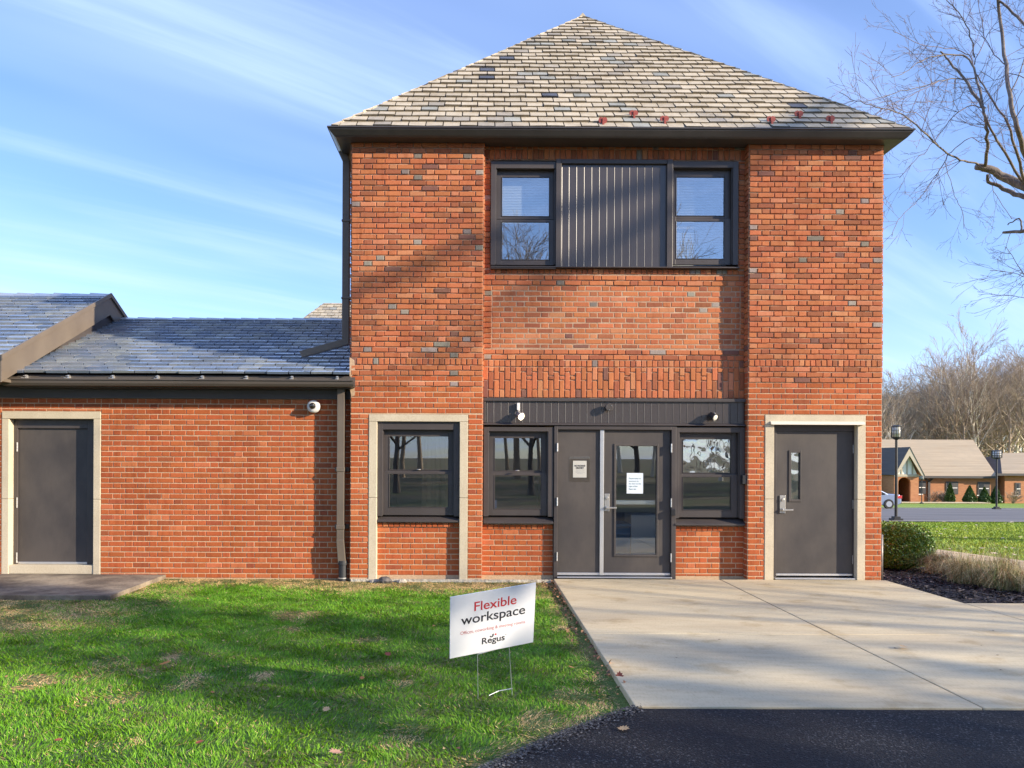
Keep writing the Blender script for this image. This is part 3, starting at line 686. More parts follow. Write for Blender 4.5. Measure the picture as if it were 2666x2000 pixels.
# ---- double doors
yd = .125
dz1, dzb = fz(1120.5, 1600, yd), .035
fm = MB()
d_l, d_r = fx(1451.5, yd), fx(1745.5, yd)
zb_ = bb - .003
fm.box(w2r + .001, d_l - .002, .075, .23, -.02, zb_); fm.box(d_r + .002, w3l - .002, .075, .23, -.02, zb_); fm.box(d_l - .002, d_r + .002, .076, .23, dz1 + .002, zb_)
fm.build('door_frame', M['bronze'], hall, bevel=.004)
def hinge(x, z0, z1, y, parent, m=None):
    b = MB(); 
    for i in range(3):
        a = z0 + (z1 - z0) * i / 3; b.lathe([(.0095, .001), (.0095, (z1 - z0) / 3 - .001)], (x, y, a), 'z', 10)
    b.build('hinge', m or M['alu'], parent)
def lockset(px0, px1, py0, py1, lx, ly, y, parent, pcx):
    b = MB(); x0, x1, z1, z0 = fx(px0, y), fx(px1, y), fz(py0, pcx, y), fz(py1, pcx, y)
    b.box(x0, x1, y - .016, y, z0, z1); xc = (x0 + x1) / 2
    b.lathe([(.020, -.034), (.022, -.016)], (xc, y, z1 - .06), 'y', 16)
    zl = fz(ly, pcx, y)
    b.lathe([(.018, -.05), (.02, -.016)], (xc - .01, y, zl), 'y', 14)
    b.prism([(xc - .02, zl - .012), (fx(lx, y), zl - .008), (fx(lx, y), zl + .010), (xc - .02, zl + .012)], y - .066, y - .048, 'y')
    b.build('handle', M['steel'], parent, bevel=.003)
# left leaf, solid
lf = MB(); lf.box(d_l, fx(1562, yd), yd, yd + .045, dzb, dz1)
leafL = lf.build('door', M['door'], hall, bevel=.003); leafL['label'] = 'plain narrow door leaf with a paper notice'
for a, b_ in ((1154, 1176), (1295, 1317), (1437, 1460)): hinge(fx(1450.5, .1), fz(b_, 1450, .1), fz(a, 1450, .1), .068, leafL)
# right leaf, glazed
gx0, gx1, gz1_, gz0_ = fx(1604, yd), fx(1709, yd), fz(1162.6, 1656, yd), fz(1444.8, 1656, yd)
xl_, xr_ = fx(1573, yd), fx(1745, yd)
lf = MB(); lf.box(xl_, gx0, yd, yd + .045, dzb, dz1); lf.box(gx1, xr_, yd, yd + .045, dzb, dz1); lf.box(gx0, gx1, yd, yd + .045, dzb, gz0_); lf.box(gx0, gx1, yd, yd + .045, gz1_, dz1)
leafR = lf.build('door', M['door'], hall); leafR['label'] = 'wide glazed door leaf'
lk = MB(); o_ = .03
lk.box(gx0 - o_, gx0 - .001, yd - .014, yd - .0005, gz0_ - o_, gz1_ + o_); lk.box(gx1 + .001, gx1 + o_, yd - .014, yd - .0005, gz0_ - o_, gz1_ + o_)
lk.box(gx0 - .001, gx1 + .001, yd - .013, yd - .0005, gz0_ - o_, gz0_ - .001); lk.box(gx0 - .001, gx1 + .001, yd - .013, yd - .0005, gz1_ + .001, gz1_ + o_)
lk.build('glazing_bead', M['door'], leafR, bevel=.004)
b = MB(); b.box(gx0 + .0005, gx1 - .0005, yd + .022, yd + .027, gz0_ + .0005, gz1_ - .0005); b.build('pane', M['glass'], leafR)
b = MB(); b.box(gx0 + .002, gx1 - .002, yd + .05, yd + .09, fz(1315.3, 1656, yd), fz(1304.6, 1656, yd)); b.build('push_bar', M['alu'], leafR, bevel=.004)
for a, b_ in ((1157, 1180), (1299, 1322), (1441.5, 1464.5)): hinge(fx(1746.5, .1), fz(b_, 1745, .1), fz(a, 1745, .1), .068, leafR)
lockset(1573.5, 1587, 1286, 1332, 1604, 1322.5, yd, leafR, 1580)
b = MB(); b.box(fx(1562.2, .1), fx(1572.3, .1), .098, .124, dzb, dz1); b.build('astragal', M['alu'], hall, bevel=.003)
b = MB(); b.box(d_l - .005, d_r + .01, .04, .2, .003, .018); b.box(d_l, d_r, yd - .012, yd - .0005, .035, .068)
b.build('threshold', M['alu'], hall, bevel=.003)
bx = MB(); bx.box(fx(1745, .1), fx(1757, .1), .035, .074, fz(1343, 1750, .1), fz(1327, 1750, .1)); bx.build('door_contact', M['black'], hall, bevel=.004)
bx = MB(); bx.box(fx(1934), fx(1946.4), .01, .09, fz(1263, 1940), fz(1240, 1940)); bx.build('wall_box', M['black'], hall, bevel=.004)
# ---- right door in its stone surround
ysd = .075
rl0, rl1, rlt, rlb = fx(2021, ysd + .02), fx(2220, ysd + .02), fz(1126, 2120, ysd + .02), .045
fm = MB()
fm.box(rd0 + .001, rl0 - .002, ysd, ysd + .12, -.01, rsh - .002); fm.box(rl1 + .002, rd1 - .001, ysd, ysd + .12, -.01, rsh - .002); fm.box(rl0 - .002, rl1 + .002, ysd + .001, ysd + .12, rlt + .002, rsh - .002)
fm.build('door_frame', M['bronze'], hall, bevel=.003)
yq = ysd + .02
g0, g1, h1, h0 = fx(2059.7, yq), fx(2082.3, yq), fz(1181.7, 2070, yq), fz(1303, 2070, yq)
lf = MB(); lf.box(rl0, g0, yq, yq + .045, rlb, rlt); lf.box(g1, rl1, yq, yq + .045, rlb, rlt); lf.box(g0, g1, yq, yq + .045, rlb, h0); lf.box(g0, g1, yq, yq + .045, h1, rlt)
dr = lf.build('door', M['door'], hall); dr['label'] = 'single grey door with a narrow vision pane'
lk = MB(); o_ = .034
lk.box(g0 - o_, g0 - .001, yq - .012, yq - .0005, h0 - o_, h1 + o_); lk.box(g1 + .001, g1 + .018, yq - .012, yq - .0005, h0 - o_, h1 + o_)
lk.box(g0 - .001, g1 + .001, yq - .011, yq - .0005, h0 - o_, h0 - .001); lk.box(g0 - .001, g1 + .001, yq - .011, yq - .0005, h1 + .001, h1 + o_)
lk.build('vision_frame', M['door'], dr, bevel=.003)
b = MB(); b.box(g0 + .0005, g1 - .0005, yq + .022, yq + .026, h0 + .0005, h1 - .0005); b.build('pane', M['glass_wavy'], dr)
for a, b_ in ((1161.5, 1184), (1305.5, 1328), (1449, 1472)): hinge(fx(2221.5, yq), fz(b_, 2220, yq), fz(a, 2220, yq), yq - .008, dr)
lockset(2029.6, 2044.6, 1292.5, 1339, 2061, 1330, yq, dr, 2040)
b = MB(); b.box(rl0, rl1, yq - .012, yq - .0005, .045, .072); b.box(rd0 + .03, rl1 + .002, .0, .13, .003, .02); b.build('threshold', M['alu'], hall, bevel=.003)
b = MB(); za, zb2 = fz(1100.6, 2126), fz(1108, 2126)
b.prism([(-.013, za), (-.03, za - .006), (-.055, zb2 - .002), (-.055, zb2 - .008), (-.013, zb2 - .002)], fx(2004), fx(2248), 'x'); b.build('drip_cap', M['cream'], hall)
# conduit on the right corner
b = MB(); b.tube([(XR + .035, .06, -.02), (XR + .035, .06, .62)], .022, 10); b.tube([(XR + .02, .06, .62), (XR + .02, .06, 5.4)], .009, 8); b.build('conduit', M['zinc'], hall, smooth=True)
# flashing patch where the wing gutter meets the pier
b = MB(); b.prism([(-1.765, 3.02), (-1.70, 2.98), (-1.69, 2.80), (-1.745, 2.76), (-1.70, 2.70), (-1.69, 2.5), (-1.74, 2.48), (-1.765, 2.62)], -.014, -.010, 'y'); b.build('flashing', M['mortar_new'], hall)
# rooms behind the windows
rm = MB()
def room(x0, x1, y0, y1, z0, z1):
    rm.box(x0, x1, y1, y1 + .05, z0, z1, 0); rm.box(x0 - .05, x0, y0, y1, z0, z1, 0); rm.box(x1, x1 + .05, y0, y1, z0, z1, 0)
    rm.box(x0, x1, y0, y1, z0 - .05, z0, 1); rm.box(x0, x1, y0, y1, z1, z1 + .05, 0)
room(XL + .3, 1.06, .36, 3.2, .02, 2.6); room(1.2, XR - .3, .36, 4.5, .02, 2.6); room(XL + .3, XR - .3, .36, 4.5, 3.3, 5.8)
rm.build('room', [M['room'], M['room_floor']], hall)

# things in the rooms
t = thing('desk', 'blue-fronted desk behind the glazed entrance door', 'desk', (2.05, .9, .02))
b = MB(); b.box(-.7, .22, 0, .06, 0, .62); b.build('front_panel', M['blue'], t, bevel=.01)
b = MB(); b.box(-.72, .22, -.05, .6, .625, .67); b.box(-.7, .22, -.03, -.001, .5, .53); b.build('desk_top', M['blue'], t, bevel=.005)
b = MB(); b.box(.225, .62, -.02, .5, 0, .80); b.build('end_cabinet', M['white'], t, bevel=.005)
b = MB(); b.prism([(-.5 + .07 * i, .012 * (i % 2)) for i in range(14)] + [(-.5 + .07 * i, .012 * (i % 2) + .01) for i in range(13, -1, -1)], .02, 1.95, 'z')
tag(b.build('curtain', M['tan'], loc=(-.35, 1.1, .02)), 'tan curtain hanging behind the window in the stone surround', 'curtain')

# ------------------------------------------------------------------ low wing
wing = thing('low_wing', 'single-storey red brick wing with grey slate roof left of the tall building', 'building')
YW = .18
wt = fz(1036, 700, YW); WX0 = -12.5
ld0, ld1, ldt = fx(24, YW), fx(244, YW), fz(1085, 130, YW); lo0, lo1, lot = fx(5, YW), fx(263, YW), fz(1065.5, 130, YW)
wb = MB()
wb.box(WX0, lo0, YW, YW + .25, -.3, wt, 1); wb.box(lo1, XL - .001, YW, YW + .25, -.3, wt, 1); wb.box(lo0, lo1, YW, YW + .25, lot, wt, 1)
wP = front(YW)
fill(wb, wP, -10.5, lo0, -.02, wt, wt, forcelow=True); fill(wb, wP, lo1, XL, -.04, wt, wt, forcelow=True); fill(wb, wP, lo0, lo1, lot, wt, wt, forcelow=True)
wb.box(WX0, XL - .3, 5.6, 5.85, -.5, 2.7, 1); wb.box(WX0, WX0 + .25, YW + .25, 5.6, -.5, 2.7, 1)
wb.box(WX0 + .25, XL - .001, 3.0, 3.05, 0, 2.6, 1)
wb.build('wall', [M['brick'], M['mortar_new']], wing, colour=True)
surround('stone_surround', lo0 + .003, lo1 - .003, lot - .003, ld0, ld1, ldt, fz(1294, 130, YW), wing, yf=YW - .012, yd=YW + .2)
yl_ = YW + .13
q0, q1, qt = fx(49, yl_), fx(230, yl_), fz(1110.5, 130, yl_)
fm = MB(); fm.box(ld0 + .001, q0 - .002, yl_ - .03, yl_ + .1, .03, ldt - .002); fm.box(q1 + .002, ld1 - .001, yl_ - .03, yl_ + .1, .03, ldt - .002); fm.box(q0 - .002, q1 + .002, yl_ - .029, yl_ + .1, qt + .002, ldt - .002)
fm.build('door_frame', M['bronze'], wing, bevel=.003)
b = MB(); b.box(q0, q1, yl_, yl_ + .045, .13, qt); dl = b.build('door', M['door'], wing, bevel=.003)
for a, b_ in ((1146, 1170), (1289, 1316), (1432, 1459)): hinge(fx(48.5, yl_), fz(b_, 48, yl_), fz(a, 48, yl_), yl_ - .034, dl)
b = MB(); b.box(q0, q1, yl_ - .012, yl_ - .001, .13, .16); b.build('threshold', M['alu'], wing, bevel=.003)
b = MB(); b.box(ld0 + .002, ld1 - .002, YW + .0, yl_ + .05, .009, .128); b.build('sill', M['limestone'], wing, bevel=.004)
# roof of the wing
wez, wey, wry, wm = 2.78, -.08, 3.0, .418
wrz = wez + wm * (wry - wey)
def grey_pal(row, t):
    r = rnd.random(); k = rnd.uniform(.8, 1.2)
    k = rnd.uniform(.88, 1.1)
    if r < .24: return (.36 * k, .39 * k, .40 * k)
    if r < .6: return (.30 * k, .33 * k, .37 * k)
    return (.21 * k, .26 * k, .34 * k)
wr = MB()
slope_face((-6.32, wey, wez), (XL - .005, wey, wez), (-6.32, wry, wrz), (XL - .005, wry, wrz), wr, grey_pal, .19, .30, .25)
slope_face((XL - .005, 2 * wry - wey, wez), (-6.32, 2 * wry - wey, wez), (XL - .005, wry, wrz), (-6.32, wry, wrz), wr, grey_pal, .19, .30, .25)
ridge_caps(wr, (-6.3, wry, wrz + .01), (XL - .01, wry, wrz + .01), 15, grey_pal, .11)
wr.build('roof', [M['slate_blue'], M['under']], wing, colour=True)
# gutter, hangers and fascia
gl_ = fz(983, 0, -.17); gl_ = 2.695
gt = MB(); gp = [(-.165, .002), (-.19, .002), (-.19, -.016), (-.176, -.018), (-.170, -.06), (-.15, -.092), (-.02, -.095), (-.02, .05), (-.03, .05), (-.03, -.088), (-.145, -.085), (-.162, -.055)]
gt.prism([(y, gl_ + z) for y, z in gp], fx(2, -.17), fx(919, -.17), 'x'); gt.build('gutter', M['wing_gutter'], wing)
fb = MB(); fb.box(-6.3, XL - .002, -.018, YW + .03, 2.585, 2.76)
fb.box(-6.3, XL - .002, YW - .035, YW + .02, wt + .001, 2.586); fb.build('fascia', M['bronze'], wing)
hg = MB(); hg.box(-.011, .011, -.17, -.03, .0, .006); hg.box(-.012, .012, -.075, -.03, .0, .05); hg.box(-.012, .012, -.12, -.075, .03, .036)
hg.box(-.03, .03, -.012, -.004, -.0, .0255)
h0_ = hg.build('gutter_hanger', M['alu'], wing)
for i, px in enumerate((63, 174, 290, 407, 524, 639, 758, 876)):
    o = h0_ if i == 0 else h0_.copy()
    if i: C.objects.link(o); o.parent = wing
    o.location = (fx(px, -.1), 0, gl_ + .008)
# downpipe by the corner
dp = MB(); a, b_ = fx(877, .03), fx(896.5, .03)
dp.box(a, b_, .02, .115, .42, 2.60); dp.prism([(a, .52), (b_, .52), (b_ + .03, .20), (a + .025, .20)], .0, .10, 'y')
for z in (fz(1220, 885), fz(1371, 885)): dp.box(a - .05, b_ + .05, .155, YW, z - .03, z + .03); dp.box(a - .006, b_ + .006, .012, .155, z - .03, z + .03)
pipe = dp.build('downpipe', M['brown_metal'], wing, bevel=.006)
b = MB(); b.lathe([(.058, -.30), (.060, -.12), (.055, -.11), (.055, .14), (.066, .145), (.066, .2)], (b_ - .02, .05, .03), 'z', 20); b.build('pipe_boot', M['rubber'], pipe)
b = MB(); b.lathe([(.062, 0), (.062, .014)], (b_ - .02, .05, -.015), 'z', 20); b.build('clamp', M['alu'], pipe)
# entrance step
st = MB(); st.prism([(-6.2 - 2.2, YW), (-8.4, -1.52), (fx(289, -1.5), -1.50), (fx(300, -1.4), -1.40), (fx(420, 0), YW)], -.25, .008, 'z')
st.build('step', M['old_concrete'], wing, bevel=.008)

# ------------------------------------------------------------------ taller wing at far left, with the rake board
gw = thing('gabled_wing', 'raised slate roof section with broad brown rake board at the wing end', 'building')
rX, rez, rey, rry, rm_ = -6.3, 2.955, -.40, 2.55, .485
rrz = rez + rm_ * (rry - rey)
r2 = MB()
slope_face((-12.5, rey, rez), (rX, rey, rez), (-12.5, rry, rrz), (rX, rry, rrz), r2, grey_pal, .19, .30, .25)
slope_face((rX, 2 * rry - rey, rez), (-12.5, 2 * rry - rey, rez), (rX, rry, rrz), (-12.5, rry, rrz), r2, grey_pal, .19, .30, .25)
ridge_caps(r2, (-12.5, rry, rrz + .01), (rX, rry, rrz + .01), 20, grey_pal, .11)
r2.build('roof', [M['slate_blue'], M['under']], gw, colour=True)
rk = MB()
hb = .34
rk.prism([(rey - .03, rez + .0), (rry, rrz + .03), (2 * rry - rey + .03, rez), (2 * rry - rey + .03, rez - hb), (rry, rrz - hb + .02), (rey - .03, rez - hb)], rX + .0, rX + .03, 'x')
rk.prism([(rey - .05, rez + .02), (rry, rrz + .055), (2 * rry - rey + .05, rez + .02), (2 * rry - rey + .05, rez - .05), (rry, rrz - .02), (rey - .05, rez - .05)], rX + .03, rX + .055, 'x')
rk.build('rake_board', M['brown_metal'], gw, bevel=.004)
sf = MB(); sf.box(-12.5, rX - .001, rey + .02, YW - .02, rez - .32, rez - .28); sf.box(-12.5, rX - .001, rey - .02, rey + .02, rez - .33, rez - .02); sf.build('soffit', M['brown_metal'], gw)
sf = MB(); sf.box(-12.5, rX - .02, YW, YW + .2, wt + .001, rez - .25); sf.build('wall_top', M['bronze'], gw)
sf = MB(); sf.prism([(.2, 2.4), (.2, rez - .2), (rry, rrz - .15), (2 * rry - .2, rez - .2), (2 * rry - .2, 2.4)], rX - .25, rX - .02, 'x'); sf.build('gable', M['bronze'], gw)

# roof of a building beyond
bh = thing('rear_building', 'tan slate roof peak showing just above the ridge of the low wing', 'building')
b = MB(); P0 = far(784, 830, 30); P1 = far(842, 789, 33)
bw = MB(); bw.box(-13, 6, 20, 30, -.8, 5.6); bw.build('wall', M['far_brick'], bh)
hz = P1.z; xr = P1.x
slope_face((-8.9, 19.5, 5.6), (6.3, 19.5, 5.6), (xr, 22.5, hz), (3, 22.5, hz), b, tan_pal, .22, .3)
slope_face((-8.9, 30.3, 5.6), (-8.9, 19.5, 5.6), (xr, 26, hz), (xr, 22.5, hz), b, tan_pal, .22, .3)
b.build('roof', [M['slate_tan'], M['under']], bh, colour=True)

# ------------------------------------------------------------------ fittings hung on the walls
# security camera
cx_, cz_ = fx(815, .1), fz(1056, 815, .1)
t = thing('security_camera', 'round white dome security camera under the low wing gutter', 'camera', (cx_, YW, cz_))
b = MB(); b.lathe([(.075, 0), (.088, -.02), (.09, -.07), (.078, -.10), (.05, -.108)], (0, 0, 0), 'y', 32); b.build('housing', M['white'], t, smooth=True)
b = MB(); b.lathe([(.046, -.1), (.044, -.118), (.034, -.135), (.018, -.146), (.003, -.149)], (-.006, 0, .006), 'y', 24); b.build('dome', M['dome'], t, smooth=True)
# floodlights
def flood(px, py, lit, label, bracket):
    x, z = fx(px, .05), fz(py, px, .05)
    t = thing('floodlight', label, 'floodlight', (x, .105, z), group='floodlights over the entrance')
    b = MB()
    if bracket: b.box(-.04, .0, -.05, .0, .075, .175); b.tube([(-.018, -.03, .08), (-.012, -.05, .02)], .013, 8)
    else: b.lathe([(.04, 0), (.045, -.012), (.045, -.03)], (.02, 0, .012), 'y', 20); b.tube([(.02, -.02, .01), (0, -.07, 0)], .012, 8)
    b.build('bracket', M['white'] if bracket else M['steel'], t, bevel=.003)
    ax = Vector((.42, -.78, -.45)).normalized()
    rot = ax.to_track_quat('Z', 'Y').to_matrix().to_4x4()
    h = MB(); h.lathe([(.02, -.08), (.042, -.06), (.046, -.0), (.056, .03), (.056, .045), (.048, .045), (.044, .036)], (0, 0, 0), 'z', 24)
    o = h.build('lamp_head', M['black'] if not lit else M['steel'], t, smooth=True); o.matrix_local = Matrix.Translation((0, -.09, -.0)) @ rot
    l_ = MB(); l_.lathe([(.046, .037), (.03, .042), (.002, .044)], (0, 0, 0), 'z', 24)
    o = l_.build('lens', M['lens'] if lit else M['lens_off'], t, smooth=True); o.matrix_local = Matrix.Translation((0, -.09, -.0)) @ rot
flood(1353, 1082, True, 'lit floodlight on a white bracket over the entrance window', True)
flood(1855, 1087, False, 'small black floodlight with unlit lens on the dark band', False)
x, z = fx(1584, .07), fz(1061.7, 1584, .07)
t = thing('wall_sounder', 'round dark disc fixed to the siding above the double doors', 'sounder', (x, .105, z))
b = MB(); b.lathe([(.03, 0), (.03, -.04), (.052, -.045), (.053, -.085), (.048, -.09)], (0, 0, 0), 'y', 28); b.build('cover', M['door'], t)
for q_ in (.6, 2.7, 4.8):
    b = MB(); b.lathe([(.005, 0), (.004, -.004)], (.036 * math.cos(q_), -.09, .036 * math.sin(q_)), 'y', 8); b.build('screw', M['steel'], t)

# ------------------------------------------------------------------ lettering
def text(s, size, m, parent, name, loc, width=None, bold=0., align='CENTER', depth=.0004, M4=None):
    cu = bpy.data.curves.new(name, 'FONT'); cu.body = s; cu.size = size; cu.align_x = align; cu.extrude = depth; cu.offset = bold
    o = bpy.data.objects.new(name, cu); C.objects.link(o)
    bpy.context.view_layer.update()
    me = bpy.data.meshes.new_from_object(o.evaluated_get(bpy.context.evaluated_depsgraph_get()))
    bpy.data.objects.remove(o); bpy.data.curves.remove(cu)
    co = np.zeros(len(me.vertices) * 3, dtype=np.float32); me.vertices.foreach_get('co', co); co = co.reshape(-1, 3)
    if width: 
        w = co[:, 0].max() - co[:, 0].min(); co[:, 0] *= width / w
    co = np.stack([co[:, 0], -co[:, 2], co[:, 1]], 1)        # stand it up facing -Y
    me.vertices.foreach_set('co', np.ascontiguousarray(co).ravel()); me.update()
    me.materials.clear(); me.materials.append(m); me.name = name
    q = bpy.data.objects.new(name, me); C.objects.link(q); q.parent = parent
    q.matrix_local = (M4 or Matrix()) @ Matrix.Translation(loc); return q
# notices on the doors
yN = yd - .002
t = thing('paper_notice', 'white NO PACKAGE DELIVERY notice in a clear sleeve on the plain door leaf', 'notice', (fx(1509.5, yd), yN, fz(1222, 1510, yd)))
b = MB(); b.box(-.118, .118, -.001, 0, -.145, .145); s_ = MB(); b.build('paper', M['paper'], t)
for v in t.children[0].data.vertices: v.co.x *= .80; v.co.z *= .80; v.co.y -= .001
b = MB(); b.box(-.145, .145, -.0042, -.0036, -.174, .174); b.build('sleeve', M['film'], t)
text('NO PACKAGE', .03, M['ink'], t, 'heading', (0, -.003, .036), width=.15, bold=.0012)
text('DELIVERY', .03, M['ink'], t, 'heading', (0, -.003, .006), width=.112, bold=.0012)
b = MB()
for i, (w_, z_) in enumerate(((.10, -.012), (.11, -.028), (.11, -.046), (.07, -.062))):
    x = -w_ / 2
    while x < w_ / 2: l_ = rnd.uniform(.006, .018); b.box(x, x + l_, -.003, -.0024, z_ - .002, z_ + .002); x += l_ + .004
b.build('small_print', M['ink_grey'], t)
t = thing('paper_notice', 'pale blue-white notice with five lines taped on the glass of the door', 'notice', (fx(1654, yd), yd + .0205, fz(1259.5, 1654, yd)))
b = MB(); b.box(-.117, .117, -.001, 0, -.147, .147); b.build('paper', M['paper_blue'], t)
for v in t.children[0].data.vertices: v.co.x *= .97; v.co.z *= .97
for i, (s1, w_) in enumerate((('Please enter at', .165), ('entrance to', .135), ('the door to the', .17), ('right of the', .12), ('Regus sign', .10))):
    text(s1, .026, M['ink_teal'], t, 'print', (-.085, -.0016, .058 - .0365 * i), width=w_, bold=.0006, align='LEFT')
# yard sign
t = thing('yard_sign', 'white Flexible workspace yard sign on wire legs tilted on the lawn', 'sign', (.105, -5.3, -.05))
BM = Matrix.Translation((0, -5.397 + 5.3, .538 + .05)) @ Euler((.304, -.1068, .390), 'YXZ').to_matrix().to_4x4()
b = MB(); b.box(-.305, .305, 0, .005, -.2285, .2285); bo = b.build('board', M['board'], t); bo.matrix_local = BM
def st_(s, size, m, name, u, v, w, bold=0.): text(s, size, m, t, name, (u, -.0008, v), width=w, bold=bold, M4=BM)
st_('Flexible', .096, M['red'], 'heading', .012, .097, .302, .0006)
st_('workspace', .097, M['ink'], 'heading', .004, .010, .462, .0008)
st_('Offices, coworking & meeting rooms', .036, M['red_soft'], 'subtitle', .002, -.064, .468, -.0004)
st_('Regus', .066, M['ink'], 'logo', .004, -.165, .166, .0010)
st_('™', .016, M['ink_grey'], 'logo', .094, -.133, .012)
b = MB(); b.tube([(-.019, -.001, -.113), (-.014, -.001, -.120), (-.006, -.001, -.122), (.001, -.001, -.117), (.003, -.001, -.100)], .0040, 6); o = b.build('logo', M['ink'], t); o.matrix_local = BM
b = MB(); b.lathe([(.0066, 0), (.0066, -.001)], (.021, 0, -.108), 'y', 16); o = b.build('logo', M['red'], t); o.matrix_local = BM
for i in range(2):
    u = (-.104, .128)[i]
    top = BM @ Vector((u, .0025, -.2)); bot_ = [Vector((*gpt(1247.3, 1821.7, -.05), 0)), Vector((*gpt(1336.7, 1815, -.05), 0))][i]
    foot = Vector((bot_.x - .105, bot_.y + 5.3, .0))
    b = MB(); b.tube([BM @ Vector((u, .012, .0)), BM @ Vector((u, .012, -.2285)), foot, foot + Vector((0, 0, -.05))], .0032, 6); b.build('wire_leg', M['wire'], t)
    if i == 0: fa = foot
    else: b = MB(); b.tube([fa + Vector((.075, -.02, .035)), fa.lerp(foot, .6) + Vector((0, .0, .05)), foot + Vector((0, 0, .06))], .0030, 6); b.build('cross_wire', M['wire'], t)
b = MB(); p, q_ = BM @ Vector((-.104, .004, -.238)), BM @ Vector((.03, .004, -.229)); b.tube([p, q_], .003, 6); b.build('cross_wire', M['wire'], t)

# ------------------------------------------------------------------ lawn
rg = np.random.default_rng(11)
def in_lawn(x, y):
    ok = (x < X0 - .01) & (y < YW - .02) & (x > -7.6)
    ok &= ~((x < fx(420, 0) + .02 + .13 * np.minimum(0, y)) & (x < -4.55 + .0 * y) & (y > -1.52))
    ye = np.interp(x, edge_x, edge_y)
    ok &= y > ye + .0
    ok &= ~((x > XL - .0) & (y > -.01))
    return ok
def dead(x, y):
    """0 green .. 1 straw"""
    d = np.zeros_like(x)
    wall_y = np.where(x > XL, 0, YW)
    d = np.maximum(d, np.clip(1.6 - (wall_y - y) / (.42 + .55 * vnoise(x, y * 0, 1.7)), 0, 1))
    ye = np.interp(x, edge_x, edge_y)
    d = np.maximum(d, np.clip(1.2 - (y - ye) / (.14 + .42 * vnoise(x, y, 1.3)), 0, 1))
    d = np.maximum(d, np.clip(1.2 - (X0 - x) / (.06 + .30 * vnoise(x, y, 1.6)), 0, 1) * .85)
    n1 = vnoise(x + 31, y + 17, 1.1) * .6 + vnoise(x + 3, y + 9, 3.1) * .4
    d = np.maximum(d, np.clip((n1 - .66) * 5, 0, 1) * .8)
    d = np.maximum(d, np.clip((-3.7 - x) * .7 + (n1 - .32) * 1.4, 0, .95) * np.clip((y + 3.6) * 1.5, 0, 1))
    for px, py, r in ((965, 1668, .16), (330, 1820, .13), (500, 1778, .19), (455, 1710, .13), (90, 1778, .18), (690, 1764, .13), (1055, 1925, .17), (1290, 1790, .0), (760, 1640, .14), (1480, 1640, .2), (1400, 1880, .2), (1060, 1780, .1), (690, 1645, .0)):
        if r == 0: continue
        gx, gy = gpt(px, py, -.05); rr = np.hypot((x - gx), (y - gy) * .8) + (vnoise(x, y, 9) - .5) * r * .9
        d = np.maximum(d, np.clip(1.35 - 1.2 * rr / r, 0, 1))
    return d
nb = 430000
x = rg.uniform(-7.6, X0 + .03, nb); y = -7.2 + (7.4) * rg.random(nb)
k = in_lawn(x, y); x, y = x[k], y[k]; d = dead(x, y); n = len(x)
dry = rg.random(n) < d * .92 + .07
thin = rg.random(n) > np.where(d > .8, .12, 0.); x, y, dry, d = x[thin], y[thin], dry[thin], d[thin]; n = len(x)
h = rg.uniform(.013, .034, n) * (1 - .35 * d) * (.75 + .6 * vnoise(x, y, 4)); ang = rg.uniform(0, 6.283, n)
lean = rg.normal(0, .45, (n, 2)) * h[:, None] + np.stack([vnoise(x, y, 6) - .5, vnoise(x + 9, y, 6) - .5], 1) * .05
wd = rg.uniform(.0022, .0048, n)
lean[dry] *= 1.9; h[dry] *= .62; h *= np.clip((X0 - x) / .12, .25, 1)
v = np.zeros((n, 3, 3)); base_z = -.052
v[:, 0, 0] = x - wd * np.cos(ang); v[:, 0, 1] = y - wd * np.sin(ang); v[:, 0, 2] = base_z
v[:, 1, 0] = x + wd * np.cos(ang); v[:, 1, 1] = y + wd * np.sin(ang); v[:, 1, 2] = base_z
v[:, 2, 0] = x + lean[:, 0]; v[:, 2, 1] = y + lean[:, 1]; v[:, 2, 2] = base_z + h
g1c = np.array((.075, .26, .006)); g2c = np.array((.18, .34, .014)); t1 = rg.random(n)[:, None] * .75 + .25 * vnoise(x, y, .9)[:, None]
col = (g1c * (1 - t1) + g2c * t1) * rg.uniform(.5, 1.35, n)[:, None]
sc_ = np.array((.85, .62, .30)); sb_ = np.array((.58, .33, .12)); t2 = rg.random(n)[:, None]
col[dry] = ((sc_ * (1 - t2) + sb_ * t2) * rg.uniform(.6, 1.15, n)[:, None])[dry]
tag(tri_mesh('grass', v, col, M['grass']), kind='stuff')
# longer-range turf on the right
nb = 130000; x = rg.uniform(7.0, 30, nb); y = -1.6 + 21.5 * rg.random(nb) ** 1.2
k = ((x < 8.18) | (x > 9.42)) & (y > np.where(x < 7.6, .2, -1.68)) & (x < 8 + (y + 3) * .95) ; x, y = x[k], y[k]; n = len(x)
h = rg.uniform(.03, .06, n); ang = rg.uniform(0, 6.283, n); wd = rg.uniform(.004, .009, n) * (1 + y / 12).clip(1, 2); v = np.zeros((n, 3, 3))
zb = -.05 - .036 * np.maximum(y - 1, 0); lean = rg.normal(0, .6, (n, 2)) * h[:, None]
v[:, 0, 0] = x - wd * np.cos(ang); v[:, 0, 1] = y - wd * np.sin(ang); v[:, 0, 2] = zb
v[:, 1, 0] = x + wd * np.cos(ang); v[:, 1, 1] = y + wd * np.sin(ang); v[:, 1, 2] = zb
h = np.where(x < 8.2, h * .35, h)
v[:, 2, 0] = x + lean[:, 0]; v[:, 2, 1] = y + lean[:, 1]; v[:, 2, 2] = zb + h
t1 = np.clip(rg.random(n) * .6 + .5 * vnoise(x * .4, y, 1), 0, 1)[:, None]; col = (np.array((.16, .32, .015)) * (1 - t1) + np.array((.38, .43, .04)) * t1) * rg.uniform(.7, 1.2, n)[:, None]
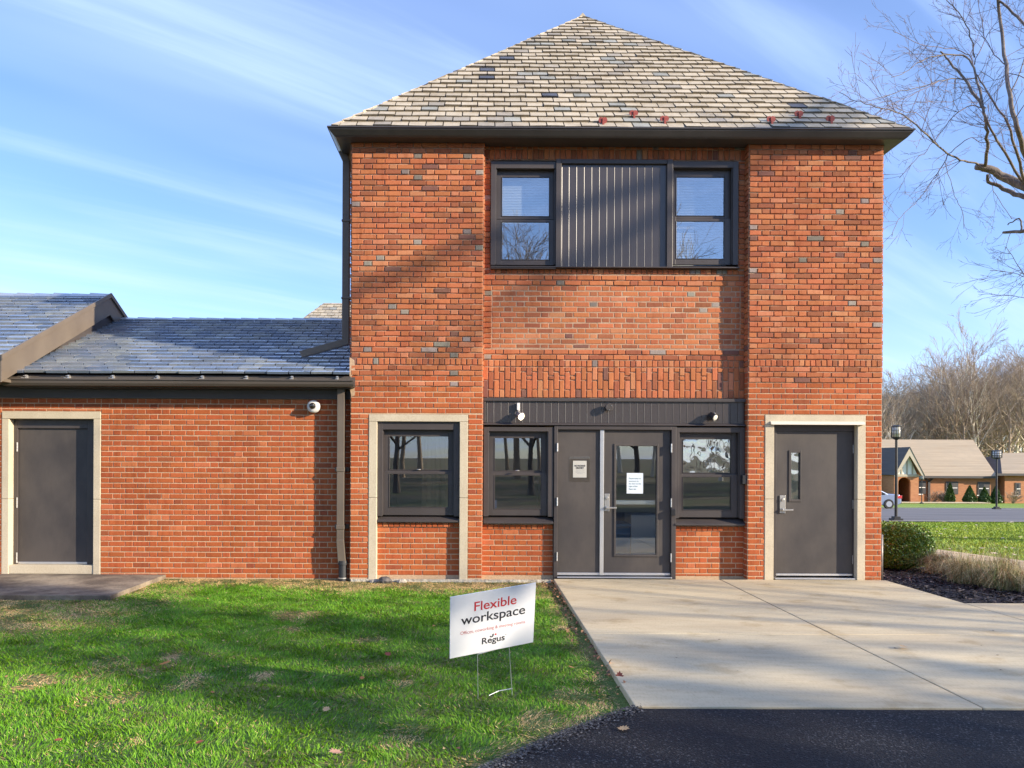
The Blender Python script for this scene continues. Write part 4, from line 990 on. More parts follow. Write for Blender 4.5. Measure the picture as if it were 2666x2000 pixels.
tag(tri_mesh('grass', v, col, M['grass']), kind='stuff')

# rocks along the footing
def rock(name, loc, s, m, label, seed):
    r_ = random.Random(seed); b = MB(); pts = []
    seg, rings = 10, 6
    for i in range(rings + 1):
        ph = math.pi * i / rings
        for j_ in range(seg):
            th = 2 * math.pi * j_ / seg; q = r_.uniform(.78, 1.12)
            pts.append((s[0] * q * math.sin(ph) * math.cos(th), s[1] * q * math.sin(ph) * math.sin(th), s[2] * q * math.cos(ph)))
    b.add(pts, [(i * seg + j_, i * seg + (j_ + 1) % seg, (i + 1) * seg + (j_ + 1) % seg, (i + 1) * seg + j_) for i in range(rings) for j_ in range(seg)])
    return tag(b.build(name, m, loc=loc), label, 'rock')
rock('rock', (fx(1008), -.10, -.02), (.10, .08, .055), M['rock'], 'dark angular rock at the foot of the wall under the stone-framed window', 2)
rock('rock', (fx(1048), -.07, -.04), (.07, .05, .04), M['rock_pale'], 'pale lump of rubble beside the dark rock at the wall foot', 5)
rock('rock', (fx(975), -.06, -.045), (.05, .05, .035), M['rock_pale'], 'small pale stone at the foot of the cracked stone jamb', 8)
b = MB(); b.box(XL + .02, X0 - .03, -.03, -.002, -.2, -.012); tag(b.build('footing', M['rock_pale'], hall))

# fallen leaves
def leaf_mesh(name):
    b = MB(); pts = []
    prof = [(0, -.5), (.06, -.3), (.22, -.34), (.2, -.2), (.34, -.12), (.22, -.02), (.42, .1), (.2, .16), (.26, .32), (.1, .3), (0, .5)]
    out_ = prof + [(-x_ * .9, y_ + .02) for x_, y_ in prof[-2:0:-1]]
    vs = [(x_, y_, .16 * abs(x_) + .12 * y_ * y_) for x_, y_ in out_]; c = len(vs); vs.append((0, 0, 0))
    b.add(vs, [(c, i, (i + 1) % c) for i in range(c)]); return b
leaf_spots = [(872, 1763, 'rust-brown curled oak leaf near the sunken straw patch', .15, 0), (432, 1730, 'orange oak leaf beside a dug straw patch on the lawn', .20, 1), (1012, 1706, 'dark red leaf upright in the grass behind the yard sign', .13, 2),
              (945, 1768, 'small tan leaf on the grass right of centre lawn', .10, 1), (852, 1850, 'pale orange split leaf standing on edge in the shaded grass', .12, 3), (878, 1962, 'large pink-brown maple leaf at the bottom of the lawn', .16, 4),
              (156, 1930, 'small red leaf low on the left lawn', .09, 2), (522, 1936, 'small rust-red leaf in the bottom lawn shade', .09, 2), (1588, 1730, 'tall brown leaf propped against the concrete edge', .15, 1),
              (1615, 1765, 'reddish brown leaf lodged lower along the concrete edge', .15, 2), (1630, 1782, 'dark leaf nearest the asphalt along the concrete edge', .1, 0), (1626, 1900, 'tan pointed leaf lying on the black asphalt', .14, 3),
              (2355, 1686, 'curled tan leaf lying alone on the concrete apron', .17, 3), (1490, 1740, 'brown leaf lying in the grass near the concrete', .13, 0), (860, 1590, 'tiny tan leaf on the sunlit lawn by the wing', .07, 3)]
lc = [(.28, .13, .06), (.50, .20, .05), (.30, .07, .04), (.55, .36, .18), (.42, .24, .17)]
protos = []
for c_ in range(5):
    b = leaf_mesh('leaf'); b.c = [lc[c_]] * len(b.f); protos.append(b)
made = {}
for px, py, lab, s_, ci in leaf_spots:
    on = px > 1640; z_ = .012 if px > 1700 else (-.004 if on or (px > 1600 and py > 1850) else -.012)
    gx, gy = gpt(px, py, z_)
    if ci not in made: o = protos[ci].build('fallen_leaf', M['dead_leaf'], colour=True); made[ci] = o
    else: o = made[ci].copy(); C.objects.link(o)
    o.location = (gx, gy, z_ + .008); s_ *= .62; o.scale = (s_, s_, s_); up = 1.0 if 1580 < px < 1640 and py < 1800 else 0
    o.rotation_euler = (rnd.uniform(-.3, .3) + up, rnd.uniform(-.3, .3), rnd.uniform(0, 6.28)); tag(o, lab, 'leaf', 'fallen leaves')
n = 170; x = rg.uniform(-7, 1, n); y = rg.uniform(-6.8, -.3, n); k = in_lawn(x, y); x, y = x[k], y[k]; n = len(x); q = np.zeros((n, 4, 3)); s_ = rg.uniform(.005, .014, n); zt_ = -.03 + rg.uniform(0, .022, n)
for k_, (a, b_) in enumerate(((-1, -.6), (.7, -1), (1, .8), (-.7, 1))): q[:, k_, 0] = x + a * s_; q[:, k_, 1] = y + b_ * s_; q[:, k_, 2] = zt_ + rg.uniform(0, .012, n)
tag(tri_mesh('leaf_litter', q, np.array([(.45, .22, .09), (.55, .38, .2), (.25, .10, .05)])[rg.integers(0, 3, n)], M['dead_leaf'], k=4), kind='stuff')
# pale specks of leaf litter on the far lawn
n = 260; x = rg.uniform(8, 22, n); y = rg.uniform(2, 19.5, n); q = np.zeros((n, 4, 3)); s_ = rg.uniform(.03, .07, n); zb = -.05 - .036 * np.maximum(y - 1, 0) + .045
for k_, (a, b_) in enumerate(((-1, -1), (1, -.7), (1, 1), (-.8, 1))): q[:, k_, 0] = x + a * s_; q[:, k_, 1] = y + b_ * s_ * .7; q[:, k_, 2] = zb + rg.uniform(0, .03, n)
tag(tri_mesh('leaf_litter', q, np.tile(np.array((.62, .52, .36)), (n, 1)) * rg.uniform(.6, 1.2, (n, 1)), M['dead_leaf'], k=4), kind='stuff')
n = 220; u = rg.random(n); q = np.zeros((n, 4, 3)); x = X0 - .02 - rg.random(n) ** 2 * .16; y = -5.4 + 5.3 * rg.random(n) ** .6; s_ = rg.uniform(.005, .014, n)
for k_, (a, b_) in enumerate(((-1, -1), (1, -.7), (1, 1), (-.8, 1))): q[:, k_, 0] = x + a * s_; q[:, k_, 1] = y + b_ * s_; q[:, k_, 2] = -.03 + rg.uniform(0, .03, n)
tag(tri_mesh('leaf_litter', q, np.array([(.22, .10, .06), (.34, .18, .09), (.12, .06, .04)])[rg.integers(0, 3, n)], M['dead_leaf'], k=4), kind='stuff')

# ------------------------------------------------------------------ planting at the right corner
t = thing('clipped_bush', 'rounded clipped green bush in the mulch by the building corner', 'bush', (6.42, 1.45, -.03))
n = 30000; th = rg.uniform(0, 6.283, n); uu = rg.uniform(-1, 1, n); rr = 1.0 - .5 * rg.random(n) ** 2.4
rs = np.sqrt(1 - uu ** 2) ** .75; P = np.stack([np.cos(th) * rs * .62, np.sin(th) * rs * .6, .36 + np.sign(uu) * np.abs(uu) ** .75 * .345], 1)
P[:, :2] *= rr[:, None]; P[:, 2] = .36 + (P[:, 2] - .36) * rr; P += (rg.random((n, 3)) - .5) * .03
P *= (1 + .02 * np.sin(th * 5 + uu * 4))[:, None]
def leaf_quads(P, s0, s1, rg, up=None):
    n = len(P); a = rg.normal(size=(n, 3)); a /= np.linalg.norm(a, axis=1)[:, None]; b = rg.normal(size=(n, 3)); b -= a * (a * b).sum(1)[:, None]; b /= np.linalg.norm(b, axis=1)[:, None]
    s = rg.uniform(s0, s1, n)[:, None]; q = np.stack([P - a * s, P + b * s * .5, P + a * s, P - b * s * .5], 1); return q
q = leaf_quads(P, .012, .024, rg); t1 = rg.random(n)[:, None]; col = (np.array((.06, .14, .010)) * (1 - t1) + np.array((.24, .36, .04)) * t1)
col[rg.random(n) < .05] = (.32, .26, .09)
tri_mesh('foliage', q, col, M['leaf'], t, k=4)
b = MB()
for i in range(14):
    a = i * .9; b.tube([(0.03 * math.cos(a), .03 * math.sin(a), -.02), (.2 * math.cos(a), .2 * math.sin(a), .25), (.42 * math.cos(a), .42 * math.sin(a), .45)], [.018, .01, .004], 5)
b.build('stem', M['bark'], t)
t0 = None
for i, (gx, gy, s_, lab) in enumerate(((6.80, .75, .9, 'green-tinged ornamental grass clump beside the clipped bush'), (6.62, -.15, 1.05, 'straw-coloured ornamental grass clump with the tallest plumes'), (6.78, -.62, 1., 'low ornamental grass clump spilling over the mulch edge'), (7.25, .1, .95, 'outer ornamental grass clump against the path'), (7.05, -1.0, .8, 'smallest ornamental grass tuft at the bed end'))):
    t = thing('ornamental_grass', lab, 'grass clump', (gx, gy, -.02), group='ornamental grasses in the mulch bed')
    nbl = 1900; q = []; cc = []
    r_ = np.random.default_rng(40 + i)
    for k_ in range(nbl):
        a = r_.uniform(0, 6.283); L_ = r_.uniform(.18, .48) * s_ * (1.6 if r_.random() < .05 else 1); sp = abs(r_.normal(0, .75)) + .08; w = r_.uniform(.0012, .0026)
        base = np.array((r_.normal(0, .09), r_.normal(0, .09), 0)); dirx = np.array((math.cos(a), math.sin(a), 0)); side = np.array((-math.sin(a), math.cos(a), 0)) * w
        p0 = base; p1 = base + dirx * L_ * sp * .35 + np.array((0, 0, L_ * .62)); p2 = base + dirx * L_ * sp * .95 + np.array((0, 0, L_ * (.95 - .42 * min(sp, 1.6))))
        q.append([p0 - side, p0 + side, p1 + side * .8, p1 - side * .8]); q.append([p1 - side * .8, p1 + side * .8, p2 + side * .2, p2 - side * .2])
        c = np.array((.56, .46, .25)) if r_.random() < .68 else (np.array((.16, .20, .05)) if r_.random() < .8 else np.array((.35, .14, .06))); c = c * r_.uniform(.7, 1.2); cc += [c, c]
    tri_mesh('blades', np.array(q), np.array(cc), M['grass'], t, k=4)

# ------------------------------------------------------------------ bare trees
def grow(mb, p, d, length, r, lev, maxlev, rg_, spread=.6, up=.12, kids=(3, 5), seg=4, wig=.12, mat_tip=None, tipr=.004, ratio=.62, sides=(7, 6, 5, 4, 3, 3, 3)):
    p = Vector(p); d = Vector(d).normalized(); pts = [p.copy()]; rad = [r]; dirs = [d.copy()]
    r_end = max(r * (.45 if lev else .55), tipr)
    for i in range(seg):
        d = (d + Vector((rg_.gauss(0, wig), rg_.gauss(0, wig), rg_.gauss(0, wig) + up * (.5 if lev else 0)))).normalized()
        p = p + d * (length / seg); pts.append(p.copy()); dirs.append(d.copy()); rad.append(r + (r_end - r) * (i + 1) / seg)
    mb.tube(pts, rad, sides[min(lev, 6)], mat=(0 if lev < 3 or mat_tip is None else mat_tip), cap=False)
    if lev >= maxlev: return
    nk = rg_.randint(*kids)
    for i in range(nk):
        t_ = (.35 if lev else .42) + (.65 if lev else .58) * (i + rg_.random()) / nk; t_ = min(t_, .999); f = t_ * seg; a = int(f); q = pts[a].lerp(pts[a + 1], f - a)
        dd = dirs[a]; s_ = Vector((rg_.gauss(0, 1), rg_.gauss(0, 1), rg_.gauss(0, 1))); s_ = (s_ - dd * s_.dot(dd)).normalized()
        nd = (dd + s_ * (spread * rg_.uniform(.7, 1.5))).normalized()
        rr_ = (rad[a] + (rad[a + 1] - rad[a]) * (f - a))
        grow(mb, q, nd, length * ratio * rg_.uniform(.75, 1.2) * (1.15 - .35 * t_), max(rr_ * rg_.uniform(.45, .7), tipr), lev + 1, maxlev, rg_, spread, up, kids, max(3, seg - 1) if lev < 3 else 2, wig * 1.15, mat_tip, tipr, ratio, sides)
def bare_tree(name, label, seed, H, r, mats, group=None, maxlev=4, kids=(4, 6), spread=.6, up=.15, tipr=.012, ratio=.55, trunkfrac=.62, bend=.05):
    rg_ = random.Random(seed); t = thing(name, label, 'tree', group=group)
    tr_ = MB(); n_ = 7; pts = []; p = Vector((0, 0, -.2)); d = Vector((0, 0, 1)); rad = []
    for i in range(n_ + 1):
        pts.append(p.copy()); rad.append(r * (1 - .62 * i / n_) * (1.35 if i == 0 else 1)); d = (d + Vector((rg_.gauss(0, bend), rg_.gauss(0, bend), 0))).normalized(); p = p + d * (H * trunkfrac / n_)
    tr_.tube(pts, rad, 8, cap=False); tr_.build('trunk', mats[0], t, smooth=True)
    cr = MB(); nk = rg_.randint(9, 13)
    for i in range(nk):
        f = (.38 + .62 * (i + .5) / nk) * n_; a = min(int(f), n_ - 1); q = pts[a].lerp(pts[a + 1], f - a); th_ = i * 2.4 + rg_.random()
        el = rg_.uniform(.35, .95) + .4 * (f / n_)
        dd = Vector((math.cos(th_) * math.cos(el), math.sin(th_) * math.cos(el), math.sin(el)))
        grow(cr, q, dd, H * .36 * rg_.uniform(.75, 1.15) * (1.15 - .35 * f / n_), rad[a] * rg_.uniform(.4, .62), 1, maxlev, rg_, spread, up, kids, 4, .11, 1 if len(mats) > 1 else None, tipr, ratio)
    cr.build('crown', mats, t, smooth=True); return t
kinds = [bare_tree('bare_tree', 'x', 101, 20, .24, [M['wood_bark'], M['far_twig']], 'bare trees of the wood behind the far building', kids=(3, 5), maxlev=4),
         bare_tree('bare_tree', 'x', 102, 23, .28, [M['wood_bark'], M['wood_bark']], 'bare trees of the wood behind the far building', kids=(3, 5), maxlev=4),
         bare_tree('bare_tree', 'x', 103, 17, .20, [M['wood_bark'], M['far_twig']], 'bare trees of the wood behind the far building', kids=(4, 5), maxlev=4, up=.3),
         bare_tree('bare_tree', 'x', 104, 21, .22, [M['pale_bark'], M['wood_bark']], 'bare trees of the wood behind the far building', kids=(3, 5), maxlev=4, up=.25)]
labs = ['slender brown bare tree in the wood behind the far building', 'broad brown bare tree in the wood behind the far building', 'short brushy bare tree in the wood behind the far building', 'pale-trunked bare tree in the wood behind the far building']
for k_ in range(4): kinds[k_]['label'] = labs[k_]
used = [False] * 4
rr = random.Random(9)
spots = []
for i in range(165):
    d_ = rr.uniform(98, 175); px = rr.uniform(2230, 2800); spots.append((px, d_))
for i in range(36): spots.append((rr.uniform(1350, 2230), rr.uniform(120, 175)))
for i, (px, d_) in enumerate(spots):
    k_ = rr.choice((0, 0, 1, 1, 2, 3, 3)); X_ = (px - 1245) * d_ / F; Y_ = d_ + CAMY
    hgt = (.86 if px < 2400 else .94) * (d_ / 125) ** .5 * rr.uniform(.8, 1.08); hgt *= 1.0 + max(0, (px - 2450)) / 1400
    loc = (X_, Y_, gz(X_, Y_) - .1)
    if not used[k_]: o = kinds[k_]; used[k_] = True; o.location = loc; o.scale = (hgt,) * 3; o.rotation_euler = (0, 0, rr.uniform(0, 6.28))
    else: copy_tree(kinds[k_], loc, rr.uniform(0, 6.28), hgt, labs[k_])
# the tall pale sycamore
syc = bare_tree('sycamore_tree', 'tall pale-limbed sycamore rising above the wood behind the far building', 211, 27, .62, [M['pale_bark'], M['far_twig']], maxlev=5, kids=(3, 4), spread=.42, up=.3, tipr=.016, ratio=.62, trunkfrac=.45)
p = far(2476, 1150, 112); syc.location = (p.x, p.y, gz(p.x, p.y))
# wood behind the photographer (seen in the panes) and trees that shade the lawn
for i in range(58):
    k_ = rr.choice((0, 1, 2, 3)); X_ = -42 + i * 1.55 + rr.uniform(-2, 2); Y_ = rr.uniform(-72, -34)
    copy_tree(kinds[k_], (X_, Y_, gz(X_, Y_) - .1), rr.uniform(0, 6.28), rr.uniform(.6, 1.0), 'bare tree across the drive, facing the entrance')['group'] = 'bare trees across the drive'
u_ = Vector((math.sin(SUN_AZ), -math.cos(SUN_AZ), 0)); n_v = Vector((math.cos(SUN_AZ), math.sin(SUN_AZ), 0))
def sunside(tdist, s): q = u_ * tdist + n_v * s; return (q.x, q.y, gz(q.x, q.y))
shade = bare_tree('bare_tree', 'spreading bare tree beside the drive facing the entrance', 305, 11.5, .26, [M['bark'], M['twig']], maxlev=3, kids=(3, 4), spread=.7, tipr=.010)
shade.location = sunside(27, -.6)
s2 = copy_tree(shade, sunside(36, 2.6), 2.2, 1.1, 'larger spreading bare tree farther along the drive')
s4 = copy_tree(shade, sunside(19, -9.5), 1.1, .8, 'low spreading bare tree at the end of the drive')
# a tall tree whose long limbs throw the soft diagonal bands on the upper wall
t5 = thing('bare_tree', 'tall bare tree with long level limbs well back from the drive', 'tree', sunside(31, 3.4))
b = MB(); bz = Vector(t5.location); b.tube([(0, 0, -.2), (.1, 0, 6), (-.1, .1, 12), (0, 0, 16.6), (.1, 0, 17.6)], [.30, .24, .18, .12, .05], 9); b.build('trunk', M['bark'], t5, smooth=True)
rq = random.Random(77); cr5 = MB()
for path, r0_ in (([(3.7, 5.95), (2.5, 5.5), (1.14, 5.1), (.05, 4.69), (-1.25, 4.12), (-2.6, 3.5), (-3.6, 3.3)], .125), ([(3.6, 5.6), (2.5, 5.03), (1.2, 4.27), (.3, 3.75), (-.5, 3.0)], .10)):
    pts = [Vector((0, 0, path[0][1] + 30.5 * sund.z + .6))] + [Vector((x_, .05, z_)) + sund * 30.5 - bz + Vector((0, 0, 0)) for x_, z_ in path]
    rad_ = [r0_ * (1 - .62 * i_ / len(pts)) for i_ in range(len(pts))]
    cr5.tube(pts, rad_, 7)
    for i_ in range(1, len(pts) - 1):
        grow(cr5, pts[i_].lerp(pts[i_ + 1], rq.random()), Vector((rq.gauss(-.3, .5), rq.gauss(0, .3), rq.uniform(-.9, .2))), 1.8, rad_[i_] * .35, 2, 3, rq, .6, .1, (2, 3), 4, .12, None, .008, .6)
cr5.build('crown', M['bark'], t5, smooth=True)
# nearer trees across the drive, mirrored in the ground-floor panes
mir = bare_tree('bare_tree', 'dark many-branched bare tree at the edge of the drive, facing the stone-framed window', 519, 12, .17, [M['bark'], M['bark']], maxlev=4, kids=(3, 5), spread=.75, tipr=.014, trunkfrac=.5, bend=.12)
mir.location = (-4.2, -29, gz(0, -29))
for X_, Y_, sc5, rz5, lab in ((2.6, -27, .95, 1.3, 'dark bare tree at the edge of the drive, opposite the double doors'), (8.6, -31, 1.05, 2.9, 'dark bare tree at the edge of the drive, right of the one opposite the doors'), (13.2, -28, 1.1, 4.4, 'tallest dark bare tree at the edge of the drive'), (19, -30, 1.0, 5.5, 'dark bare tree at the edge of the drive nearest the car park')): copy_tree(mir, (X_, Y_, gz(X_, Y_)), rz5, sc5, lab)
# unseen evergreens added to cast the soft lawn shade
def evergreen(name, label, seed, H, rad_, nl, loc, s0=.10, s1=.25, cone=True, group=None, cols=((.02, .045, .012), (.06, .09, .02)), lumps=1.):
    r_ = np.random.default_rng(seed); t = thing(name, label, 'conifer' if cone else 'tree', loc, group=group)
    b = MB(); b.tube([(0, 0, -.2), (0, 0, H * .9)], [H * .022 + .02, .01], 7); b.build('trunk', M['bark'], t)
    z_ = r_.random(nl) ** (1.25 if cone else 1.) ; th = r_.uniform(0, 6.283, nl)
    prof_ = (1 - z_) ** .9 * (1 - np.exp(-z_ * 14)) if cone else np.sin(np.clip(z_ * .93 + .07, 0, 1) * np.pi) ** .6
    lump = 1 + lumps * .13 * np.sin(th * 4 + z_ * 21) * np.cos(z_ * 33 + th * 2)
    R_ = rad_ * prof_ * lump * (1 - .45 * r_.random(nl) ** 2)
    P = np.stack([np.cos(th) * R_, np.sin(th) * R_, z_ * H + (0.02 if cone else H * .08)], 1)
    t1 = r_.random(nl)[:, None]; tri_mesh('foliage' if cone else 'crown', leaf_quads(P, s0, s1, r_), np.array(cols[0]) * (1 - t1) + np.array(cols[1]) * t1, M['leaf'], t, k=4)
    return t
evergreen('shade_evergreen', 'broad dense evergreen added out of view to shade the lawn', 1, 13.5, 1.7, 2400, sunside(31, -4.1), .12, .3, cone=False)
evergreen('shade_evergreen', 'second dense evergreen added out of view for more lawn shade', 2, 11.5, 2.0, 9000, sunside(26, -11.5), .12, .3, cone=False)

# ------------------------------------------------------------------ the near tree whose limbs reach in from the right
near = thing('maple_tree', 'large bare maple reaching broken and twiggy limbs in from the right', 'tree')
def dfield(px, py): return 20.5 + 1.4 * math.sin(px / 95) + 1.2 * math.sin(py / 80 + 1)
def lp(a, b):
    px, py = 2150 + a / 2.0736, b / 2.0736; return far(px, py, dfield(px, py))
limbs = [  # (points in a picture grid), start width px, end width px, twig density
 ([(1400, 1500), (1230, 1120), (1070, 1010), (960, 960), (880, 915), (808, 900)], 30, 18, .0),
 ([(1400, 1400), (1200, 1120), (1070, 1065), (990, 1040), (930, 1010), (870, 985), (865, 945)], 18, 7, .3),
 ([(815, 888), (740, 868), (680, 848), (600, 790), (510, 700), (430, 640), (370, 605), (300, 590), (200, 560), (130, 535), (65, 500)], 5.5, .9, 1.),
 ([(510, 700), (525, 650), (480, 610), (400, 600), (360, 560)], 2, .7, 1.),
 ([(650, 838), (610, 920), (570, 980), (490, 1080), (430, 1140), (385, 1190), (350, 1275)], 2.6, .7, 1.1),
 ([(635, 878), (665, 970), (690, 1060), (720, 1120), (745, 1235)], 1.8, .6, 1.),
 ([(650, 835), (720, 780), (780, 745), (830, 768), (905, 765)], 2.4, 1.5, .6),
 ([(852, 900), (862, 800), (860, 720), (855, 650), (840, 590), (820, 480), (790, 370), (750, 310), (690, 297), (620, 297), (560, 310), (480, 340), (420, 390), (350, 415)], 9, .9, .9),
 ([(842, 590), (800, 520), (740, 430), (680, 360), (640, 310), (606, 278)], 8, 4, .25),
 ([(790, 370), (765, 300), (700, 268), (640, 260), (500, 240), (400, 190), (350, 160)], 3.2, .8, 1.),
 ([(792, 350), (830, 250), (880, 160), (930, 110)], 3, 1.2, .9),
 ([(795, 310), (770, 200), (735, 110), (690, 50), (645, 0), (600, -60)], 4, 1.6, .8),
 ([(800, 428), (700, 425), (600, 440), (500, 470), (400, 490), (280, 530), (200, 548)], 3.4, .9, 1.),
 ([(600, 440), (520, 480), (440, 520), (330, 570), (260, 620)], 2, .6, 1.),
 ([(830, 580), (780, 570), (700, 610), (640, 680), (580, 760), (520, 830), (480, 860), (390, 960)], 3, .7, 1.),
 ([(740, 480), (700, 540), (600, 553), (480, 550)], 1.8, .6, .9),
 ([(1400, 1200), (1150, 980), (1075, 850), (1035, 720), (1010, 650), (985, 520), (960, 350), (940, 180), (915, 0), (900, -120)], 14, 7, .5),
 ([(1400, 1350), (1130, 1120), (1070, 990), (1040, 880), (1010, 790), (975, 670), (900, 560), (840, 460), (800, 400)], 10, 3, .6),
 ([(1400, 1300), (1150, 1080), (1050, 970), (960, 830), (900, 730), (860, 640)], 9, 5, .5),
 ([(1350, 500), (1200, 250), (1070, 145), (1000, 70), (920, 0), (860, -60)], 8, 5, .6),
 ([(1350, 700), (1180, 520), (1060, 420), (980, 400), (900, 430), (820, 380)], 3.5, 1, .9),
 ([(985, 520), (1040, 380), (1100, 200), (1130, 40)], 3.5, 1.5, .9),
 ([(1010, 650), (1070, 560), (1180, 420)], 3, 1.2, .9),
 ([(1400, 1500), (1150, 1240), (1070, 1245), (1000, 1252), (948, 1258)], 14, 7, .2),
 ([(1050, 1245), (1048, 1200), (1035, 1178), (1000, 1200), (972, 1216)], 5, 3, .3),
 ([(870, 950), (900, 1030), (950, 1110), (1000, 1180)], 2, .8, 1.),
 ([(1400, 1650), (1150, 1500), (1070, 1490), (1000, 1380), (960, 1330)], 3.5, .9, 1.2),
 ([(1150, 1500), (1060, 1490), (980, 1470), (885, 1455)], 2.5, .7, 1.2),
 ([(1400, 1750), (1150, 1640), (1060, 1610), (980, 1595), (900, 1600)], 2.5, .7, 1.2),
 ([(960, 350), (900, 300), (850, 200), (820, 60), (800, -40)], 3, 1.2, .9),
 ([(1200, 250), (1120, 300), (1060, 260), (1020, 190)], 3, 1, .8),
]
tk = MB(); tk.tube([lp(1500, 2950), lp(1470, 2500), lp(1440, 1900), lp(1400, 1300), lp(1350, 600), lp(1330, 100), lp(1300, -500)], [.42, .36, .32, .27, .2, .13, .05], 10); tk.build('trunk', M['bark'], near, smooth=True)
rg_ = random.Random(21)
tw = MB()
for pts, w0, w1, dens in limbs:
    P = [lp(*q_) for q_ in pts]; n_ = len(P)
    # smooth resample
    Q = []; 
    for i in range(n_ - 1):
        p0, p1, p2, p3 = P[max(i - 1, 0)], P[i], P[i + 1], P[min(i + 2, n_ - 1)]
        for s_ in range(3):
            t_ = s_ / 3; Q.append(.5 * ((2 * p1) + (p2 - p0) * t_ + (2 * p0 - 5 * p1 + 4 * p2 - p3) * t_ * t_ + (3 * p1 - p0 - 3 * p2 + p3) * t_ ** 3))
    Q.append(P[-1]); m_ = len(Q); rad = [max(.0075, (w0 + (w1 - w0) * (i / (m_ - 1))) / 100 * .5 * 1.02) for i in range(m_)]
    Q = [q_ + Vector((rg_.gauss(0, 1), rg_.gauss(0, 1), rg_.gauss(0, 1))) * .012 for q_ in Q]
    b = MB(); b.tube(Q, rad, 8 if w0 > 5 else 5); b.build('limb', M['bark'] if w0 > 3.2 else M['twig'], near, smooth=True)
    tot = sum((Q[i + 1] - Q[i]).length for i in range(m_ - 1)); cnt = int(tot * 3.0 * dens)
    for k_ in range(cnt):
        f = (.08 + .92 * rg_.random()) * (m_ - 1); a = min(int(f), m_ - 2); q_ = Q[a].lerp(Q[a + 1], f - a); dd = (Q[a + 1] - Q[a]).normalized()
        if q_.x / (q_.y - CAMY) > .80: continue
        s_ = Vector((rg_.gauss(0, 1), rg_.gauss(0, .7), rg_.gauss(0, 1))); s_ = (s_ - dd * s_.dot(dd)).normalized(); nd = (dd * 1.0 + s_ * rg_.uniform(.5, 1.1)).normalized()
        ll = rg_.uniform(.35, 1.15) * (1.1 if w0 < 6 else .9)
        grow(tw, q_, nd, ll, min(.009, rad[a] * .6), 1, 3, rg_, .5, .05, (2, 3), 4, .09, None, .0034, .55, (4, 4, 3, 3, 3))
tw.build('twigs', M['twig'], near)

# ------------------------------------------------------------------ far building, lamps, car, conifers
D = 82.
fb_ = thing('far_house', 'long tan-roofed orange brick building with arched gabled porch across the car park', 'building')
def q3(px, py, d=D): return far(px, py, d)
def quad(mb, pts, m=0): mb.add([tuple(p) for p in pts], [tuple(range(len(pts)))], m)
base_ = -2.75
def wbox(mb, px0, px1, pyt, d0, d1, m=0, zb=base_ - .5):
    a, b_ = q3(px0, pyt, d0), q3(px1, pyt, d0); mb.box(a.x, b_.x, d0 + CAMY, d1 + CAMY, zb, (a.z + b_.z) / 2, m)
b = MB(); wbox(b, 2200, 2592, 1241, D, D + 12); wbox(b, 2592.5, 2615, 1241, D + 4, D + 12); wbox(b, 2616, 2800, 1238, D - .5, D + 12); b.build('wall', M['far_brick'], fb_)
b = MB()
e0, e1 = q3(2200, 1237, D - .6), q3(2597, 1242, D - .6); rd_ = D + 6.5; r0, r1 = q3(2200, 1137, rd_), q3(2533, 1152, rd_)
zE = (e0.z + e1.z) / 2; zR = (r0.z + r1.z) / 2; th_ = .12
yE, yR, yBk = e0.y, r0.y, 2 * r0.y - e0.y
quad(b, [(e0.x, yE, zE), (e1.x, yE, zE), (r1.x, yR, zR), (r0.x, yR, zR)]); quad(b, [(e1.x, yE, zE), (e1.x, yBk, zE), (r1.x, yR, zR)]); quad(b, [(e1.x, yBk, zE), (e0.x, yBk, zE), (r0.x, yR, zR), (r1.x, yR, zR)])
quad(b, [(e0.x, yE, zE - th_), (e1.x, yE, zE - th_), (e1.x, yBk, zE - th_), (e0.x, yBk, zE - th_)], 1)
rb = b.build('roof', [M['shingle'], M['far_dark']], fb_)
b = MB(); b.box(e0.x, e1.x, yE - .1, yE + .15, zE - .22, zE + .02); w0_, w1_ = q3(2594, 1240, D - 1.1), q3(2800, 1234, D - 1.1); zW = w1_.z + .0; b.box(w0_.x, w1_.x, w0_.y - .1, w0_.y + .15, zW - .22, zW + .02); b.build('gutter', M['far_dark'], fb_)
b = MB(); ap = q3(2603, 1180, D + 5); ap2 = q3(2760, 1180, D + 5)
quad(b, [(w0_.x + .6, w0_.y, zW), (w1_.x, w0_.y, zW), (ap2.x, ap.y, ap.z + .2), (ap.x, ap.y, ap.z)]); quad(b, [(w0_.x + .6, w0_.y, zW), (ap.x, ap.y, ap.z), (w0_.x + .6, ap.y + 5, zW)], 1)
# lower the roof line to the right with a second hip
b.build('roof', [M['shingle'], M['shingle_shaded']], fb_)
# porch
b = MB(); pd0, pd1 = D - 3.2, D + .01
a, c, ap_ = q3(2322, 1238, pd0), q3(2401, 1240, pd0), q3(2361.5, 1165, pd0)
pw0, pw1 = q3(2328, 1238, pd0), q3(2392, 1240, pd0); ar0, ar1, art = q3(2339, 1242, pd0), q3(2371, 1242, pd0), q3(2355, 1243, pd0).z
yp = pw0.y
def arch_wall(mb, x0, x1, ax0, ax1, zs, zt, ztop, y0, y1, m=0):
    mb.box(x0, ax0, y0, y1, base_ - .4, ztop, m); mb.box(ax1, x1, y0, y1, base_ - .4, ztop, m)
    cx_, rr_ = (ax0 + ax1) / 2, (ax1 - ax0) / 2; n_ = 10; arc = [(cx_ - rr_ * math.cos(math.pi * i / n_), zs + (zt - zs) * math.sin(math.pi * i / n_)) for i in range(n_ + 1)]
    for i in range(n_): mb.prism([arc[i], arc[i + 1], (arc[i + 1][0], ztop), (arc[i][0], ztop)], y0, y1, 'y', m)
